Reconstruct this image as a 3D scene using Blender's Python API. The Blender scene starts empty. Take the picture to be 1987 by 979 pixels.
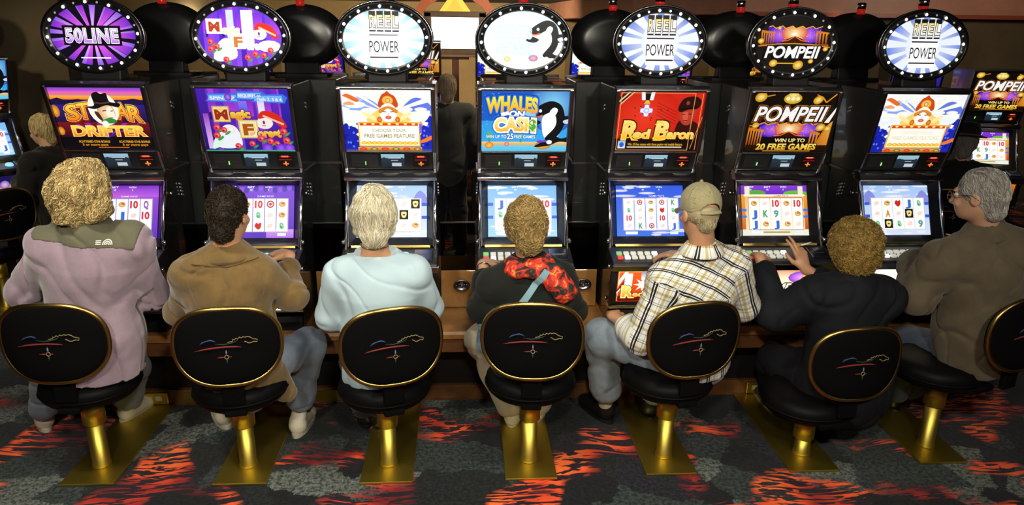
import bpy, bmesh, math, random
import numpy as np
from mathutils import Vector, Matrix
from mathutils.geometry import tessellate_polygon

scene = bpy.context.scene
COL = scene.collection

# ------------------------------------------------------------------ camera
cam_data = bpy.data.cameras.new('camera')
cam_data.sensor_fit = 'HORIZONTAL'
cam_data.sensor_width = 36.0
cam_data.lens = 36.0 * 1420.87 / 1987.0
cam_data.clip_start = 0.05
cam_data.clip_end = 200
cam = bpy.data.objects.new('camera', cam_data)
COL.objects.link(cam)
_pit, _yaw, _rol = 0.2957, 0.0680, 0.0137
_F = Vector((math.sin(_yaw)*math.cos(_pit), math.cos(_yaw)*math.cos(_pit), -math.sin(_pit)))
_R = Vector((math.cos(_yaw), -math.sin(_yaw), 0))
_U = _R.cross(_F)
_R2 = math.cos(_rol)*_R + math.sin(_rol)*_U
_U2 = -math.sin(_rol)*_R + math.cos(_rol)*_U
cam.matrix_world = Matrix(((_R2.x, _U2.x, -_F.x, -0.349), (_R2.y, _U2.y, -_F.y, 0.0), (_R2.z, _U2.z, -_F.z, 2.2), (0, 0, 0, 1)))
scene.camera = cam

# ------------------------------------------------------------------ light and exposure
scene.view_settings.view_transform = 'Standard'
scene.view_settings.look = 'None'
scene.view_settings.exposure = 0.0
scene.view_settings.gamma = 1.0
scene.view_settings.use_curve_mapping = False
world = bpy.data.worlds.new('room_ambience')
scene.world = world
world.use_nodes = True
world.node_tree.nodes['Background'].inputs[0].default_value = (1.0, 0.9, 0.75, 1)
world.node_tree.nodes['Background'].inputs[1].default_value = 0.035

def spot(name, loc, aim, power, size=0.12, angle=100, blend=0.6, color=(1, 0.92, 0.76)):
    d = bpy.data.lights.new(name, 'SPOT')
    d.energy = power; d.color = color; d.shadow_soft_size = size
    d.spot_size = math.radians(angle); d.spot_blend = blend
    o = bpy.data.objects.new(name, d); COL.objects.link(o)
    o.location = loc
    o.rotation_euler = (Vector(aim) - Vector(loc)).to_track_quat('-Z', 'Y').to_euler()
    return o
# the gaming floor's own recessed ceiling spots, in the ceiling behind and over the players
spot('ceiling_spot', (-1.5, 0.5, 2.72), (-1.6, 3.3, 0.6), 270)
spot('ceiling_spot', (-0.2, 0.4, 2.72), (-0.5, 3.3, 0.6), 280)
spot('ceiling_spot', (1.0, 0.5, 2.72), (0.7, 3.3, 0.6), 250)
spot('ceiling_spot', (2.6, 0.8, 2.72), (2.3, 3.2, 0.5), 50)
spot('ceiling_spot', (-0.1, 2.5, 2.72), (-0.1, 3.1, 0.0), 100, angle=110)
spot('ceiling_spot', (-2.0, 2.4, 2.72), (-2.0, 3.0, 0.0), 130, angle=110)
spot('aisle_or_fill_lamp', (-2.2, -0.6, 2.7), (-2.0, -3.0, 1.3), 120, angle=140, color=(1, 0.88, 0.68))  # added fill: lights the near wall so the chrome has something to reflect
spot('aisle_or_fill_lamp', (2.2, -0.6, 2.7), (2.0, -3.0, 1.3), 120, angle=140, color=(1, 0.88, 0.68))  # added fill, right-hand twin aimed at the near wall for reflections
# lamps over the far aisles, with added fill lamps among them
spot('aisle_or_fill_lamp', (-4.6, 8.6, 2.7), (-5.0, 9.4, 1.7), 420, angle=120, color=(1, 0.78, 0.3))
spot('aisle_or_fill_lamp', (-0.3, 13.0, 2.7), (-1.0, 18.0, 1.2), 900, angle=150, color=(1, 0.8, 0.5))
spot('aisle_or_fill_lamp', (-4.3, 4.6, 2.7), (-3.9, 6.2, 1.0), 130, angle=100, color=(1, 0.85, 0.55))
spot('aisle_or_fill_lamp', (0.4, 7.0, 2.7), (0.2, 8.5, 1.0), 130, angle=130, color=(1, 0.85, 0.6))  # added fill to make the man standing in the gap visible
spot('aisle_or_fill_lamp', (3.6, 6.0, 2.7), (4.2, 8.8, 1.2), 90, angle=120, color=(1, 0.8, 0.55))
spot('aisle_or_fill_lamp', (6.0, 7.4, 2.7), (6.2, 9.5, 2.5), 60, angle=140, color=(1, 0.8, 0.6))  # added fill aimed at the bulkhead to brighten it
for _x in (3.75, 4.05, 4.35):
    spot('scallop_lamp', (_x, 9.3, 2.72), (_x, 9.42, 2.3), 14, angle=46, color=(1, 0.9, 0.75))
# ------------------------------------------------------------------ materials
MATS = {}
def s2l(c):
    c = c/255.0 if c > 1 else c
    return c/12.92 if c <= 0.04045 else ((c+0.055)/1.055)**2.4
def hexc(h):
    h = h.lstrip('#')
    return tuple(s2l(int(h[i:i+2], 16)) if int(h[i:i+2], 16) > 1 else 0.0 for i in (0, 2, 4))

def mat(name, color=(.5, .5, .5), rough=.5, metal=0.0, spec=.5, coat=0.0, bump=None, var=None, sheen=0.0, emit=None, aniso=0.0, trans=0.0):
    if name in MATS: return MATS[name]
    m = bpy.data.materials.new(name); m.use_nodes = True
    nt = m.node_tree; b = nt.nodes['Principled BSDF']
    b.inputs['Base Color'].default_value = (*color, 1)
    b.inputs['Roughness'].default_value = rough
    b.inputs['Metallic'].default_value = metal
    b.inputs['Specular IOR Level'].default_value = spec
    b.inputs['Coat Weight'].default_value = coat
    b.inputs['Sheen Weight'].default_value = sheen
    b.inputs['Transmission Weight'].default_value = trans
    if emit:
        b.inputs['Emission Color'].default_value = (*emit[0], 1); b.inputs['Emission Strength'].default_value = emit[1]
    if bump or var:
        tc = nt.nodes.new('ShaderNodeTexCoord')
    if var:
        n = nt.nodes.new('ShaderNodeTexNoise'); n.inputs['Scale'].default_value = var[0]; n.inputs['Detail'].default_value = 6
        n.inputs['Roughness'].default_value = 0.65
        r = nt.nodes.new('ShaderNodeValToRGB')
        a = var[1]
        r.color_ramp.elements[0].position = 0.3; r.color_ramp.elements[1].position = 0.7
        r.color_ramp.elements[0].color = (*[c*(1-a) for c in color], 1)
        r.color_ramp.elements[1].color = (*[min(1, c*(1+a)) for c in color], 1)
        nt.links.new(tc.outputs['Object'], n.inputs['Vector']); nt.links.new(n.outputs['Fac'], r.inputs[0]); nt.links.new(r.outputs[0], b.inputs['Base Color'])
    if bump:
        n2 = nt.nodes.new('ShaderNodeTexNoise'); n2.inputs['Scale'].default_value = bump[0]; n2.inputs['Detail'].default_value = 4
        bp = nt.nodes.new('ShaderNodeBump'); bp.inputs['Strength'].default_value = bump[1]; bp.inputs['Distance'].default_value = bump[2] if len(bump) > 2 else 0.004
        nt.links.new(tc.outputs['Object'], n2.inputs['Vector']); nt.links.new(n2.outputs['Fac'], bp.inputs['Height']); nt.links.new(bp.outputs[0], b.inputs['Normal'])
    MATS[name] = m
    return m

def art_mat(strength):
    key = 'backlit_art_%03d' % int(strength*100)
    if key in MATS: return MATS[key]
    m = bpy.data.materials.new('backlit_art'); m.use_nodes = True
    nt = m.node_tree; b = nt.nodes['Principled BSDF']
    a = nt.nodes.new('ShaderNodeAttribute'); a.attribute_name = 'Col'
    b.inputs['Base Color'].default_value = (.005, .005, .005, 1); b.inputs['Roughness'].default_value = .35; b.inputs['Specular IOR Level'].default_value = .2
    nt.links.new(a.outputs['Color'], b.inputs['Emission Color']); b.inputs['Emission Strength'].default_value = strength
    MATS[key] = m
    return m

def attr_mat(name, rough=.6, sheen=0.0, spec=.3):
    if name in MATS: return MATS[name]
    m = bpy.data.materials.new(name); m.use_nodes = True
    nt = m.node_tree; b = nt.nodes['Principled BSDF']
    a = nt.nodes.new('ShaderNodeAttribute'); a.attribute_name = 'Col'
    nt.links.new(a.outputs['Color'], b.inputs['Base Color']); b.inputs['Roughness'].default_value = rough
    b.inputs['Sheen Weight'].default_value = sheen; b.inputs['Specular IOR Level'].default_value = spec
    MATS[name] = m
    return m

# ------------------------------------------------------------------ objects
def props(o, label=None, cat=None, group=None, kind=None):
    if label: o['label'] = label
    if cat: o['category'] = cat
    if group: o['group'] = group
    if kind: o['kind'] = kind
    return o
def link(name, me, parent=None, m=None):
    o = bpy.data.objects.new(name, me); COL.objects.link(o)
    if parent is not None: o.parent = parent
    if m is not None and me is not None and not me.materials: me.materials.append(m)
    return o
def empty(name, loc, label, cat, group=None, rz=0.0):
    o = bpy.data.objects.new(name, None); COL.objects.link(o)
    o.location = loc; o.rotation_euler = (0, 0, rz); o.empty_display_size = .1
    return props(o, label, cat, group)
def mesh_np(name, V, Fs, smooth=True):
    """V (n,3) array, Fs quads (m,4) or list"""
    me = bpy.data.meshes.new(name)
    if isinstance(Fs, np.ndarray):
        k = Fs.shape[1]
        me.vertices.add(len(V)); me.vertices.foreach_set('co', np.asarray(V, np.float32).ravel())
        me.loops.add(Fs.size); me.loops.foreach_set('vertex_index', Fs.ravel().astype(np.int32))
        me.polygons.add(len(Fs)); me.polygons.foreach_set('loop_start', np.arange(0, Fs.size, k, dtype=np.int32))
        me.polygons.foreach_set('loop_total', np.full(len(Fs), k, np.int32))
        if smooth: me.polygons.foreach_set('use_smooth', np.ones(len(Fs), bool))
        me.update(calc_edges=True)
    else:
        me.from_pydata([tuple(v) for v in V], [], Fs)
        if smooth:
            for p in me.polygons: p.use_smooth = True
        me.update()
    return me
def set_col(me, cols):
    a = me.color_attributes.new('Col', 'FLOAT_COLOR', 'POINT')
    c = np.ones((len(me.vertices), 4), np.float32); c[:, :3] = cols
    a.data.foreach_set('color', c.ravel())

class MB:
    """collects shapes in one bmesh, linked as ONE object"""
    def __init__(s): s.bm = bmesh.new(); s.mi = 0
    def _fin(s, fs):
        for f in fs: f.material_index = s.mi
    def box(s, c, d, rot=None, bev=0.0):
        r = bmesh.ops.create_cube(s.bm, size=1.0)
        M = Matrix.Translation(c) @ (rot.to_4x4() if rot else Matrix.Identity(4)) @ Matrix.Diagonal((*d, 1))
        bmesh.ops.transform(s.bm, matrix=M, verts=r['verts'])
        fs = set(f for v in r['verts'] for f in v.link_faces); s._fin(fs)
        if bev:
            es = list(set(e for v in r['verts'] for e in v.link_edges))
            q = bmesh.ops.bevel(s.bm, geom=es, offset=bev, segments=2, affect='EDGES', profile=.5); s._fin(q['faces'])
        return s
    def prism(s, prof, x0, x1, bev=0.0):
        """profile of (y,z) extruded along x"""
        a = [s.bm.verts.new((x0, y, z)) for y, z in prof]; b = [s.bm.verts.new((x1, y, z)) for y, z in prof]
        n = len(prof); fs = [s.bm.faces.new(a), s.bm.faces.new(b[::-1])]
        for i in range(n): fs.append(s.bm.faces.new((a[i], b[i], b[(i+1) % n], a[(i+1) % n])))
        s._fin(fs); bmesh.ops.recalc_face_normals(s.bm, faces=fs)
        if bev:
            es = list(set(e for f in fs for e in f.edges))
            q = bmesh.ops.bevel(s.bm, geom=es, offset=bev, segments=2, affect='EDGES', profile=.5); s._fin(q['faces'])
        return s
    def extr(s, pts, z0, z1, M=None):
        """polygon (x,y) extruded z0..z1, optionally transformed"""
        T = M or Matrix.Identity(4)
        a = [s.bm.verts.new(T @ Vector((x, y, z0))) for x, y in pts]; b = [s.bm.verts.new(T @ Vector((x, y, z1))) for x, y in pts]
        n = len(pts); fs = [s.bm.faces.new(a[::-1]), s.bm.faces.new(b)]
        for i in range(n): fs.append(s.bm.faces.new((a[i], a[(i+1) % n], b[(i+1) % n], b[i])))
        s._fin(fs); bmesh.ops.recalc_face_normals(s.bm, faces=fs)
        return s
    def lathe(s, prof, c=(0, 0, 0), n=24, axis=None, sx=1.0, sy=1.0):
        """profile (r,h) about axis (default z)"""
        Q = Vector((0, 0, 1)).rotation_difference(Vector(axis).normalized()).to_matrix() if axis is not None else Matrix.Identity(3)
        rings = []
        for r, h in prof:
            if r < 1e-6: rings.append([s.bm.verts.new(Q @ Vector((0, 0, h)) + Vector(c))])
            else: rings.append([s.bm.verts.new(Q @ Vector((sx*r*math.cos(2*math.pi*i/n), sy*r*math.sin(2*math.pi*i/n), h)) + Vector(c)) for i in range(n)])
        fs = []
        for a, b in zip(rings, rings[1:]):
            for i in range(n):
                j = (i+1) % n
                if len(a) == 1 and len(b) == 1: continue
                if len(a) == 1: fs.append(s.bm.faces.new((a[0], b[i], b[j])))
                elif len(b) == 1: fs.append(s.bm.faces.new((a[i], a[j], b[0])))
                else: fs.append(s.bm.faces.new((a[i], a[j], b[j], b[i])))
        for f in fs: f.smooth = True
        if len(rings[0]) > 1: fs.append(s.bm.faces.new(rings[0][::-1]))
        if len(rings[-1]) > 1: fs.append(s.bm.faces.new(rings[-1]))
        s._fin(fs); bmesh.ops.recalc_face_normals(s.bm, faces=fs)
        return s
    def tube(s, pts, r, n=8, closed=False, flat=1.0):
        pts = [Vector(p) for p in pts]; N = len(pts); rs = r if isinstance(r, (list, tuple)) else [r]*N
        rings = []; prev = None
        for i, p in enumerate(pts):
            if closed: t = pts[(i+1) % N] - pts[i-1]
            else: t = pts[min(i+1, N-1)] - pts[max(i-1, 0)]
            if t.length < 1e-9: t = Vector((0, 0, 1))
            t.normalize()
            if prev is None:
                u = t.orthogonal().normalized()
            else:
                u = prev - t*prev.dot(t)
                u = u.normalized() if u.length > 1e-6 else t.orthogonal().normalized()
            prev = u; w = t.cross(u)
            rings.append([s.bm.verts.new(p + rs[i]*(math.cos(2*math.pi*k/n)*u + flat*math.sin(2*math.pi*k/n)*w)) for k in range(n)])
        fs = []
        for i in range(N if closed else N-1):
            a, b = rings[i], rings[(i+1) % N]
            off = 0
            if closed and i == N-1:
                off = min(range(n), key=lambda o: sum((a[k].co - b[(k+o) % n].co).length for k in range(n)))
            for k in range(n):
                f = s.bm.faces.new((a[k], a[(k+1) % n], b[(k+1+off) % n], b[(k+off) % n])); f.smooth = True; fs.append(f)
        if not closed:
            fs.append(s.bm.faces.new(rings[0][::-1])); fs.append(s.bm.faces.new(rings[-1]))
        s._fin(fs)
        return s
    def ball(s, c, r, sub=2, sc=(1, 1, 1)):
        q = bmesh.ops.create_icosphere(s.bm, subdivisions=sub, radius=r)
        bmesh.ops.transform(s.bm, matrix=Matrix.Translation(c) @ Matrix.Diagonal((*sc, 1)), verts=q['verts'])
        fs = set(f for v in q['verts'] for f in v.link_faces)
        for f in fs: f.smooth = True
        s._fin(fs); return s
    def quad(s, *p):
        f = s.bm.faces.new([s.bm.verts.new(v) for v in p]); s._fin([f]); return s
    def shift(s, d):
        bmesh.ops.translate(s.bm, vec=d, verts=s.bm.verts[:]); return s
    def mesh(s, name, mats):
        me = bpy.data.meshes.new(name); s.bm.to_mesh(me); s.bm.free()
        for m in (mats if isinstance(mats, (list, tuple)) else [mats]): me.materials.append(m)
        return me
    def obj(s, name, mats, parent=None):
        return link(name, s.mesh(name, mats), parent)

# ------------------------------------------------------------------ printed / displayed art
_TXT = {}
def text_tris(body, off=0.0, shear=0.0, space=1.0):
    k = (body, off, shear, space)
    if k in _TXT: return _TXT[k]
    c = bpy.data.curves.new('lettering', 'FONT'); c.body = body; c.offset = off; c.shear = shear; c.resolution_u = 3; c.space_character = space
    c.align_x = 'CENTER'
    o = bpy.data.objects.new('lettering', c); me = o.to_mesh(); me.calc_loop_triangles()
    V = np.array([v.co[:2] for v in me.vertices]) if len(me.vertices) else np.zeros((0, 2))
    T = [tuple(t.vertices) for t in me.loop_triangles]
    o.to_mesh_clear(); bpy.data.objects.remove(o); bpy.data.curves.remove(c)
    _TXT[k] = (V, T)
    return V, T
def mix(a, b, t): return tuple(a[i]*(1-t)+b[i]*t for i in range(3))
class Canvas:
    """flat art: polygons stacked a hair apart; x 0..w, y 0..h (or clipped to an ellipse)"""
    def __init__(s, w, h, ellipse=False):
        s.w, s.h = w, h; s.V = []; s.C = []; s.F = []; s.z = 0
        if ellipse:
            s.clip = [(w/2+w/2*math.cos(t), h/2+h/2*math.sin(t)) for t in [2*math.pi*i/40 for i in range(40)]]
        else: s.clip = [(0, 0), (w, 0), (w, h), (0, h)]
    def _add(s, poly):
        # poly: list of (x,y,col) convex; clip to region
        inside_all = True
        P = poly
        cl = s.clip
        for i in range(len(cl)):
            (ax, ay), (bx, by) = cl[i], cl[(i+1) % len(cl)]
            ex, ey = bx-ax, by-ay
            ds = [ex*(q[1]-ay)-ey*(q[0]-ax) for q in P]
            if all(d >= -1e-9 for d in ds): continue
            out = []
            for j in range(len(P)):
                a, b, da, db = P[j], P[(j+1) % len(P)], ds[j], ds[(j+1) % len(P)]
                if da >= 0: out.append(a)
                if (da > 0 and db < 0) or (da < 0 and db > 0):
                    t = da/(da-db); out.append((a[0]+(b[0]-a[0])*t, a[1]+(b[1]-a[1])*t, mix(a[2], b[2], t)))
            P = out
            if len(P) < 3: return
        i0 = len(s.V)
        for q in P: s.V.append((q[0], q[1], s.z)); s.C.append(q[2])
        s.F.append(list(range(i0, i0+len(P))))
    def col(s, c): return hexc(c) if isinstance(c, str) else c
    def poly(s, pts, c, cc=None):
        """convex polygon, one colour or per-corner colours; cc = colour of the centre"""
        cs = [s.col(k) for k in c] if isinstance(c, list) else [s.col(c)]*len(pts)
        s.z += 1
        if cc is not None:
            mx = sum(p[0] for p in pts)/len(pts); my = sum(p[1] for p in pts)/len(pts)
            for i in range(len(pts)):
                j = (i+1) % len(pts); s._add([(mx, my, s.col(cc)), (*pts[i], cs[i]), (*pts[j], cs[j])])
        else: s._add([(*p, k) for p, k in zip(pts, cs)])
    def shape(s, pts, c):
        c = s.col(c); s.z += 1
        a = sum(pts[i][0]*pts[(i+1) % len(pts)][1]-pts[(i+1) % len(pts)][0]*pts[i][1] for i in range(len(pts)))
        if a < 0: pts = pts[::-1]
        for t in tessellate_polygon([[Vector((x, y, 0)) for x, y in pts]]):
            q = [pts[i] for i in t]
            if (q[1][0]-q[0][0])*(q[2][1]-q[0][1])-(q[1][1]-q[0][1])*(q[2][0]-q[0][0]) < 0: q = q[::-1]
            s._add([(*p, c) for p in q])
    def blob(s, pts, c, n=5, closed=True):
        """smooth closed shape through points (Catmull-Rom)"""
        N = len(pts); out = []
        for i in range(N):
            p0, p1, p2, p3 = pts[i-1], pts[i], pts[(i+1) % N], pts[(i+2) % N]
            for k in range(n):
                t = k/n; t2 = t*t; t3 = t2*t
                out.append(tuple(.5*(2*p1[d]+(-p0[d]+p2[d])*t+(2*p0[d]-5*p1[d]+4*p2[d]-p3[d])*t2+(-p0[d]+3*p1[d]-3*p2[d]+p3[d])*t3) for d in (0, 1)))
        s.shape(out, c)
    def rect(s, x0, y0, x1, y1, c, top=None):
        cs = [s.col(c)]*2+[s.col(top if top is not None else c)]*2
        s.poly([(x0, y0), (x1, y0), (x1, y1), (x0, y1)], cs)
    def frame(s, x0, y0, x1, y1, t, c):
        s.rect(x0, y0, x1, y0+t, c); s.rect(x0, y1-t, x1, y1, c); s.rect(x0, y0, x0+t, y1, c); s.rect(x1-t, y0, x1, y1, c)
    def ell(s, x, y, rx, ry, c, cc=None, n=20, rot=0.0):
        cr, sr = math.cos(rot), math.sin(rot)
        pts = []
        for i in range(n):
            a, b = rx*math.cos(2*math.pi*i/n), ry*math.sin(2*math.pi*i/n); pts.append((x+a*cr-b*sr, y+a*sr+b*cr))
        s.poly(pts, c, cc)
    def line(s, pts, t, c):
        s.z += 1; cc = s.col(c)
        for (ax, ay), (bx, by) in zip(pts, pts[1:]):
            l = math.hypot(bx-ax, by-ay) or 1e-6; nx, ny = -(by-ay)/l*t/2, (bx-ax)/l*t/2
            s._add([(ax-nx, ay-ny, cc), (bx-nx, by-ny, cc), (bx+nx, by+ny, cc), (ax+nx, ay+ny, cc)])
    def rays(s, x, y, n, r, c0, c1, frac=.5, seed=0, rx=1.0):
        rg = random.Random(seed); s.z += 1
        for i in range(n):
            a = 2*math.pi*(i+rg.uniform(-.2, .2))/n; w = math.pi/n*2*frac*rg.uniform(.5, 1.2)
            s._add([(x, y, s.col(c0)), (x+rx*r*math.cos(a-w/2), y+r*math.sin(a-w/2), s.col(c1)), (x+rx*r*math.cos(a+w/2), y+r*math.sin(a+w/2), s.col(c1))])
    def text(s, body, cx, cy, h, c, w=None, outline=None, off=0.0, shear=0.0, top=None, arc=0.0, space=1.0, slope=0.0):
        """centred lettering of cap height h fitted to width w; outline = [(offset,colour),...] drawn below; top = colour at the top"""
        layers = [(off+o, k, None) for o, k in (outline or [])] + [(off, c, top)]
        V0, _ = text_tris(body, 0.0, shear, space)
        if len(V0) == 0: return
        mn, mx = V0.min(0), V0.max(0); ch = 0.7; sc = h/ch
        sxx = (w/(mx[0]-mn[0])) if w else sc
        for o, k, tp in layers:
            V, T = text_tris(body, o, shear, space); s.z += 1
            k = s.col(k); tp = s.col(tp) if tp is not None else None
            Q = []
            for x, y in V:
                X = (x-(mn[0]+mx[0])/2)*sxx; Y = (y-.35)*sc
                t = min(1, max(0, y/.7))
                Yb = Y + (slope*X) - (arc*X*X)
                Q.append((cx+X, cy+Yb, mix(k, tp, t) if tp else k))
            for t in T:
                q = [Q[i] for i in t]
                if (q[1][0]-q[0][0])*(q[2][1]-q[0][1])-(q[1][1]-q[0][1])*(q[2][0]-q[0][0]) < 0: q = q[::-1]
                s._add(q)
    def obj(s, name, parent, center, ux, uy, width, strength=1.0, step=.00018, material=None, backing=None):
        """lay the art on a plane: center, unit ux, uy; scaled so that w -> width"""
        k = width/s.w; ux = np.array(Vector(ux).normalized()); uy = np.array(Vector(uy).normalized()); n = np.cross(ux, uy)
        A = np.array(s.V, float); zs = A[:, 2]
        P = np.array(center)+np.outer((A[:, 0]-s.w/2)*k, ux)+np.outer((A[:, 1]-s.h/2)*k, uy)+np.outer(zs*step, n)
        me = mesh_np(name, P, s.F, smooth=False); set_col(me, np.array(s.C))
        o = link(name, me, parent, material or art_mat(strength))
        return o
# ------------------------------------------------------------------ organic shapes from distance fields
f32 = np.float32
def nrm(v):
    v = np.asarray(v, float); return v/(np.linalg.norm(v)+1e-12)
def cone(a, b, ra, rb=None, k=.02, n=None, s=1.0, sub=False):
    return ('c', np.asarray(a, f32), np.asarray(b, f32), ra, ra if rb is None else rb, k, None if n is None else np.asarray(n, f32), s, sub)
def ell(c, r, k=.02, R=None, sub=False):
    return ('e', np.asarray(c, f32), np.asarray(r, f32), None if R is None else np.asarray(R, f32), k, sub)
def prim_d(p, P):
    if p[0] == 'c':
        a, b, ra, rb, n, s = p[1], p[2], p[3], p[4], p[6], p[7]
        q = P-a; ba = b-a
        if n is not None:
            q = q + np.outer(q@n, n)*(s-1); ba = ba + n*(ba@n)*(s-1)
        h = np.clip(q@ba/(ba@ba+1e-9), 0, 1)
        q = q-h[:, None]*ba
        return np.sqrt(np.einsum('ij,ij->i', q, q))-(ra+(rb-ra)*h)
    q = P-p[1]
    if p[3] is not None: q = q@p[3].T
    k0 = np.sqrt(np.einsum('ij,ij->i', q/p[2], q/p[2])); k1 = np.sqrt(np.einsum('ij,ij->i', q/p[2]**2, q/p[2]**2))+1e-9
    return np.where(k0 < 1e-4, -p[2].min(), k0*(k0-1)/k1)
def field(prims, post=None):
    def fn(P):
        P = P.astype(f32); d = None
        for p in prims:
            di = prim_d(p, P); k = p[5] if p[0] == 'c' else p[4]; sub = p[-1]
            if d is None: d = di; continue
            if sub:
                di = -di
                h = np.clip(.5-.5*(d-di)/k, 0, 1); d = d*(1-h)+di*h+k*h*(1-h)
            else:
                h = np.clip(.5+.5*(d-di)/k, 0, 1); d = d*(1-h)+di*h-k*h*(1-h)
        return post(P, d) if post else d
    return fn
def waves(seed, freq, n=6, stretch=(1, 1, 1)):
    """soft random field in -1..1 for folds and lumps"""
    rg = np.random.RandomState(seed)
    D = rg.normal(size=(n, 3)); D /= np.linalg.norm(D, axis=1)[:, None]
    D = (D*freq*rg.uniform(.6, 1.5, (n, 1))*np.array(stretch)).astype(f32); ph = rg.uniform(0, 6.28, n).astype(f32)
    D2 = (rg.normal(size=(3, 3))*freq*.4).astype(f32)
    def fn(P):
        W = P+np.sin(P@D2.T)*(.9/freq)
        return np.sin(W@D.T+ph).sum(1)/n*1.6
    return fn
def lo_hi(prims, pad):
    L = []; Hh = []
    for p in prims:
        if p[-1]: continue
        if p[0] == 'c':
            r = max(p[3], p[4])/min(1, p[7])
            L += [np.minimum(p[1], p[2])-r]; Hh += [np.maximum(p[1], p[2])+r]
        else:
            r = p[2].max(); L += [p[1]-r]; Hh += [p[1]+r]
    return np.min(L, 0)-pad, np.max(Hh, 0)+pad
def surface_net(fn, lo, hi, h, B=8, slack=1.5):
    nb = np.ceil((np.asarray(hi)-lo)/(h*B)).astype(int)+1
    N = nb*B
    bc = np.stack(np.meshgrid(*[np.arange(n) for n in nb], indexing='ij'), -1).reshape(-1, 3)
    d = fn((lo+(bc*B+(B-1)/2)*h).astype(f32))
    act = bc[np.abs(d) < h*B*.87*slack]
    G = np.repeat(np.repeat(np.repeat(np.where(d.reshape(nb) < 0, -1., 1.).astype(f32), B, 0), B, 1), B, 2)
    loc = np.stack(np.meshgrid(*[np.arange(B)]*3, indexing='ij'), -1).reshape(-1, 3)
    idx = (act[:, None, :]*B+loc[None]).reshape(-1, 3)
    G[idx[:, 0], idx[:, 1], idx[:, 2]] = fn((lo+idx*h).astype(f32))
    S = G < 0
    cnt = sum(S[i:N[0]-1+i, j:N[1]-1+j, k:N[2]-1+k].astype(np.int8) for i in (0, 1) for j in (0, 1) for k in (0, 1))
    c = np.argwhere((cnt > 0) & (cnt < 8))
    vid = -np.ones(N-1, np.int32); vid[c[:, 0], c[:, 1], c[:, 2]] = np.arange(len(c))
    acc = np.zeros((len(c), 3), f32); num = np.zeros(len(c), f32)
    for ax in range(3):
        o1, o2 = [a for a in range(3) if a != ax]
        for u in (0, 1):
            for v in (0, 1):
                a = c.copy(); a[:, o1] += u; a[:, o2] += v; b = a.copy(); b[:, ax] += 1
                da = G[a[:, 0], a[:, 1], a[:, 2]]; db = G[b[:, 0], b[:, 1], b[:, 2]]
                m = (da < 0) != (db < 0)
                t = np.where(m, da/np.where(m, da-db, 1), 0)
                p = a-c; pt = p.astype(f32); pt[:, ax] += t
                acc += pt*m[:, None]; num += m
    V = lo+(c+acc/num[:, None])*h
    Q = []
    for ax in range(3):
        o1, o2 = (ax+1) % 3, (ax+2) % 3
        sl0 = [slice(0, N[i]-1) for i in range(3)]; sl1 = [slice(0, N[i]-1) for i in range(3)]
        sl1[ax] = slice(1, N[ax])
        A = S[tuple(sl0)]; Bm = S[tuple(sl1)]
        e = np.argwhere(A != Bm); e = e[(e[:, o1] > 0) & (e[:, o2] > 0)]
        flip = A[e[:, 0], e[:, 1], e[:, 2]]
        ids = []
        for (u, v) in ((0, 0), (-1, 0), (-1, -1), (0, -1)):
            q = e.copy(); q[:, o1] += u; q[:, o2] += v
            ids.append(vid[q[:, 0], q[:, 1], q[:, 2]])
        q = np.stack(ids, 1)
        q = np.where(flip[:, None], q, q[:, ::-1])
        Q.append(q)
    Q = np.concatenate(Q); Q = Q[(Q >= 0).all(1)]
    return V, Q
def grad(fn, P, e=.003):
    g = np.stack([fn(P+np.array(d)*e)-fn(P-np.array(d)*e) for d in ((1, 0, 0), (0, 1, 0), (0, 0, 1))], -1)
    return g/(np.linalg.norm(g, axis=1)[:, None]+1e-9)
def sdf_obj(name, prims, m, parent, h=.008, post=None, pad=.02, origin=(0, 0, 0), col=None, fn=None, extra=None):
    fn = fn or field(prims, post)
    lo, hi = lo_hi(prims, pad)
    V, Q = surface_net(fn, lo, hi, h)
    me = mesh_np(name, V-np.array(origin), Q)
    if col is not None: set_col(me, col(V))
    if extra is not None:
        a = me.attributes.new('cloth', 'FLOAT_VECTOR', 'POINT'); a.data.foreach_set('vector', extra(V).astype(f32).ravel())
    o = link(name, me, parent, m)
    return o, fn, V

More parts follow.
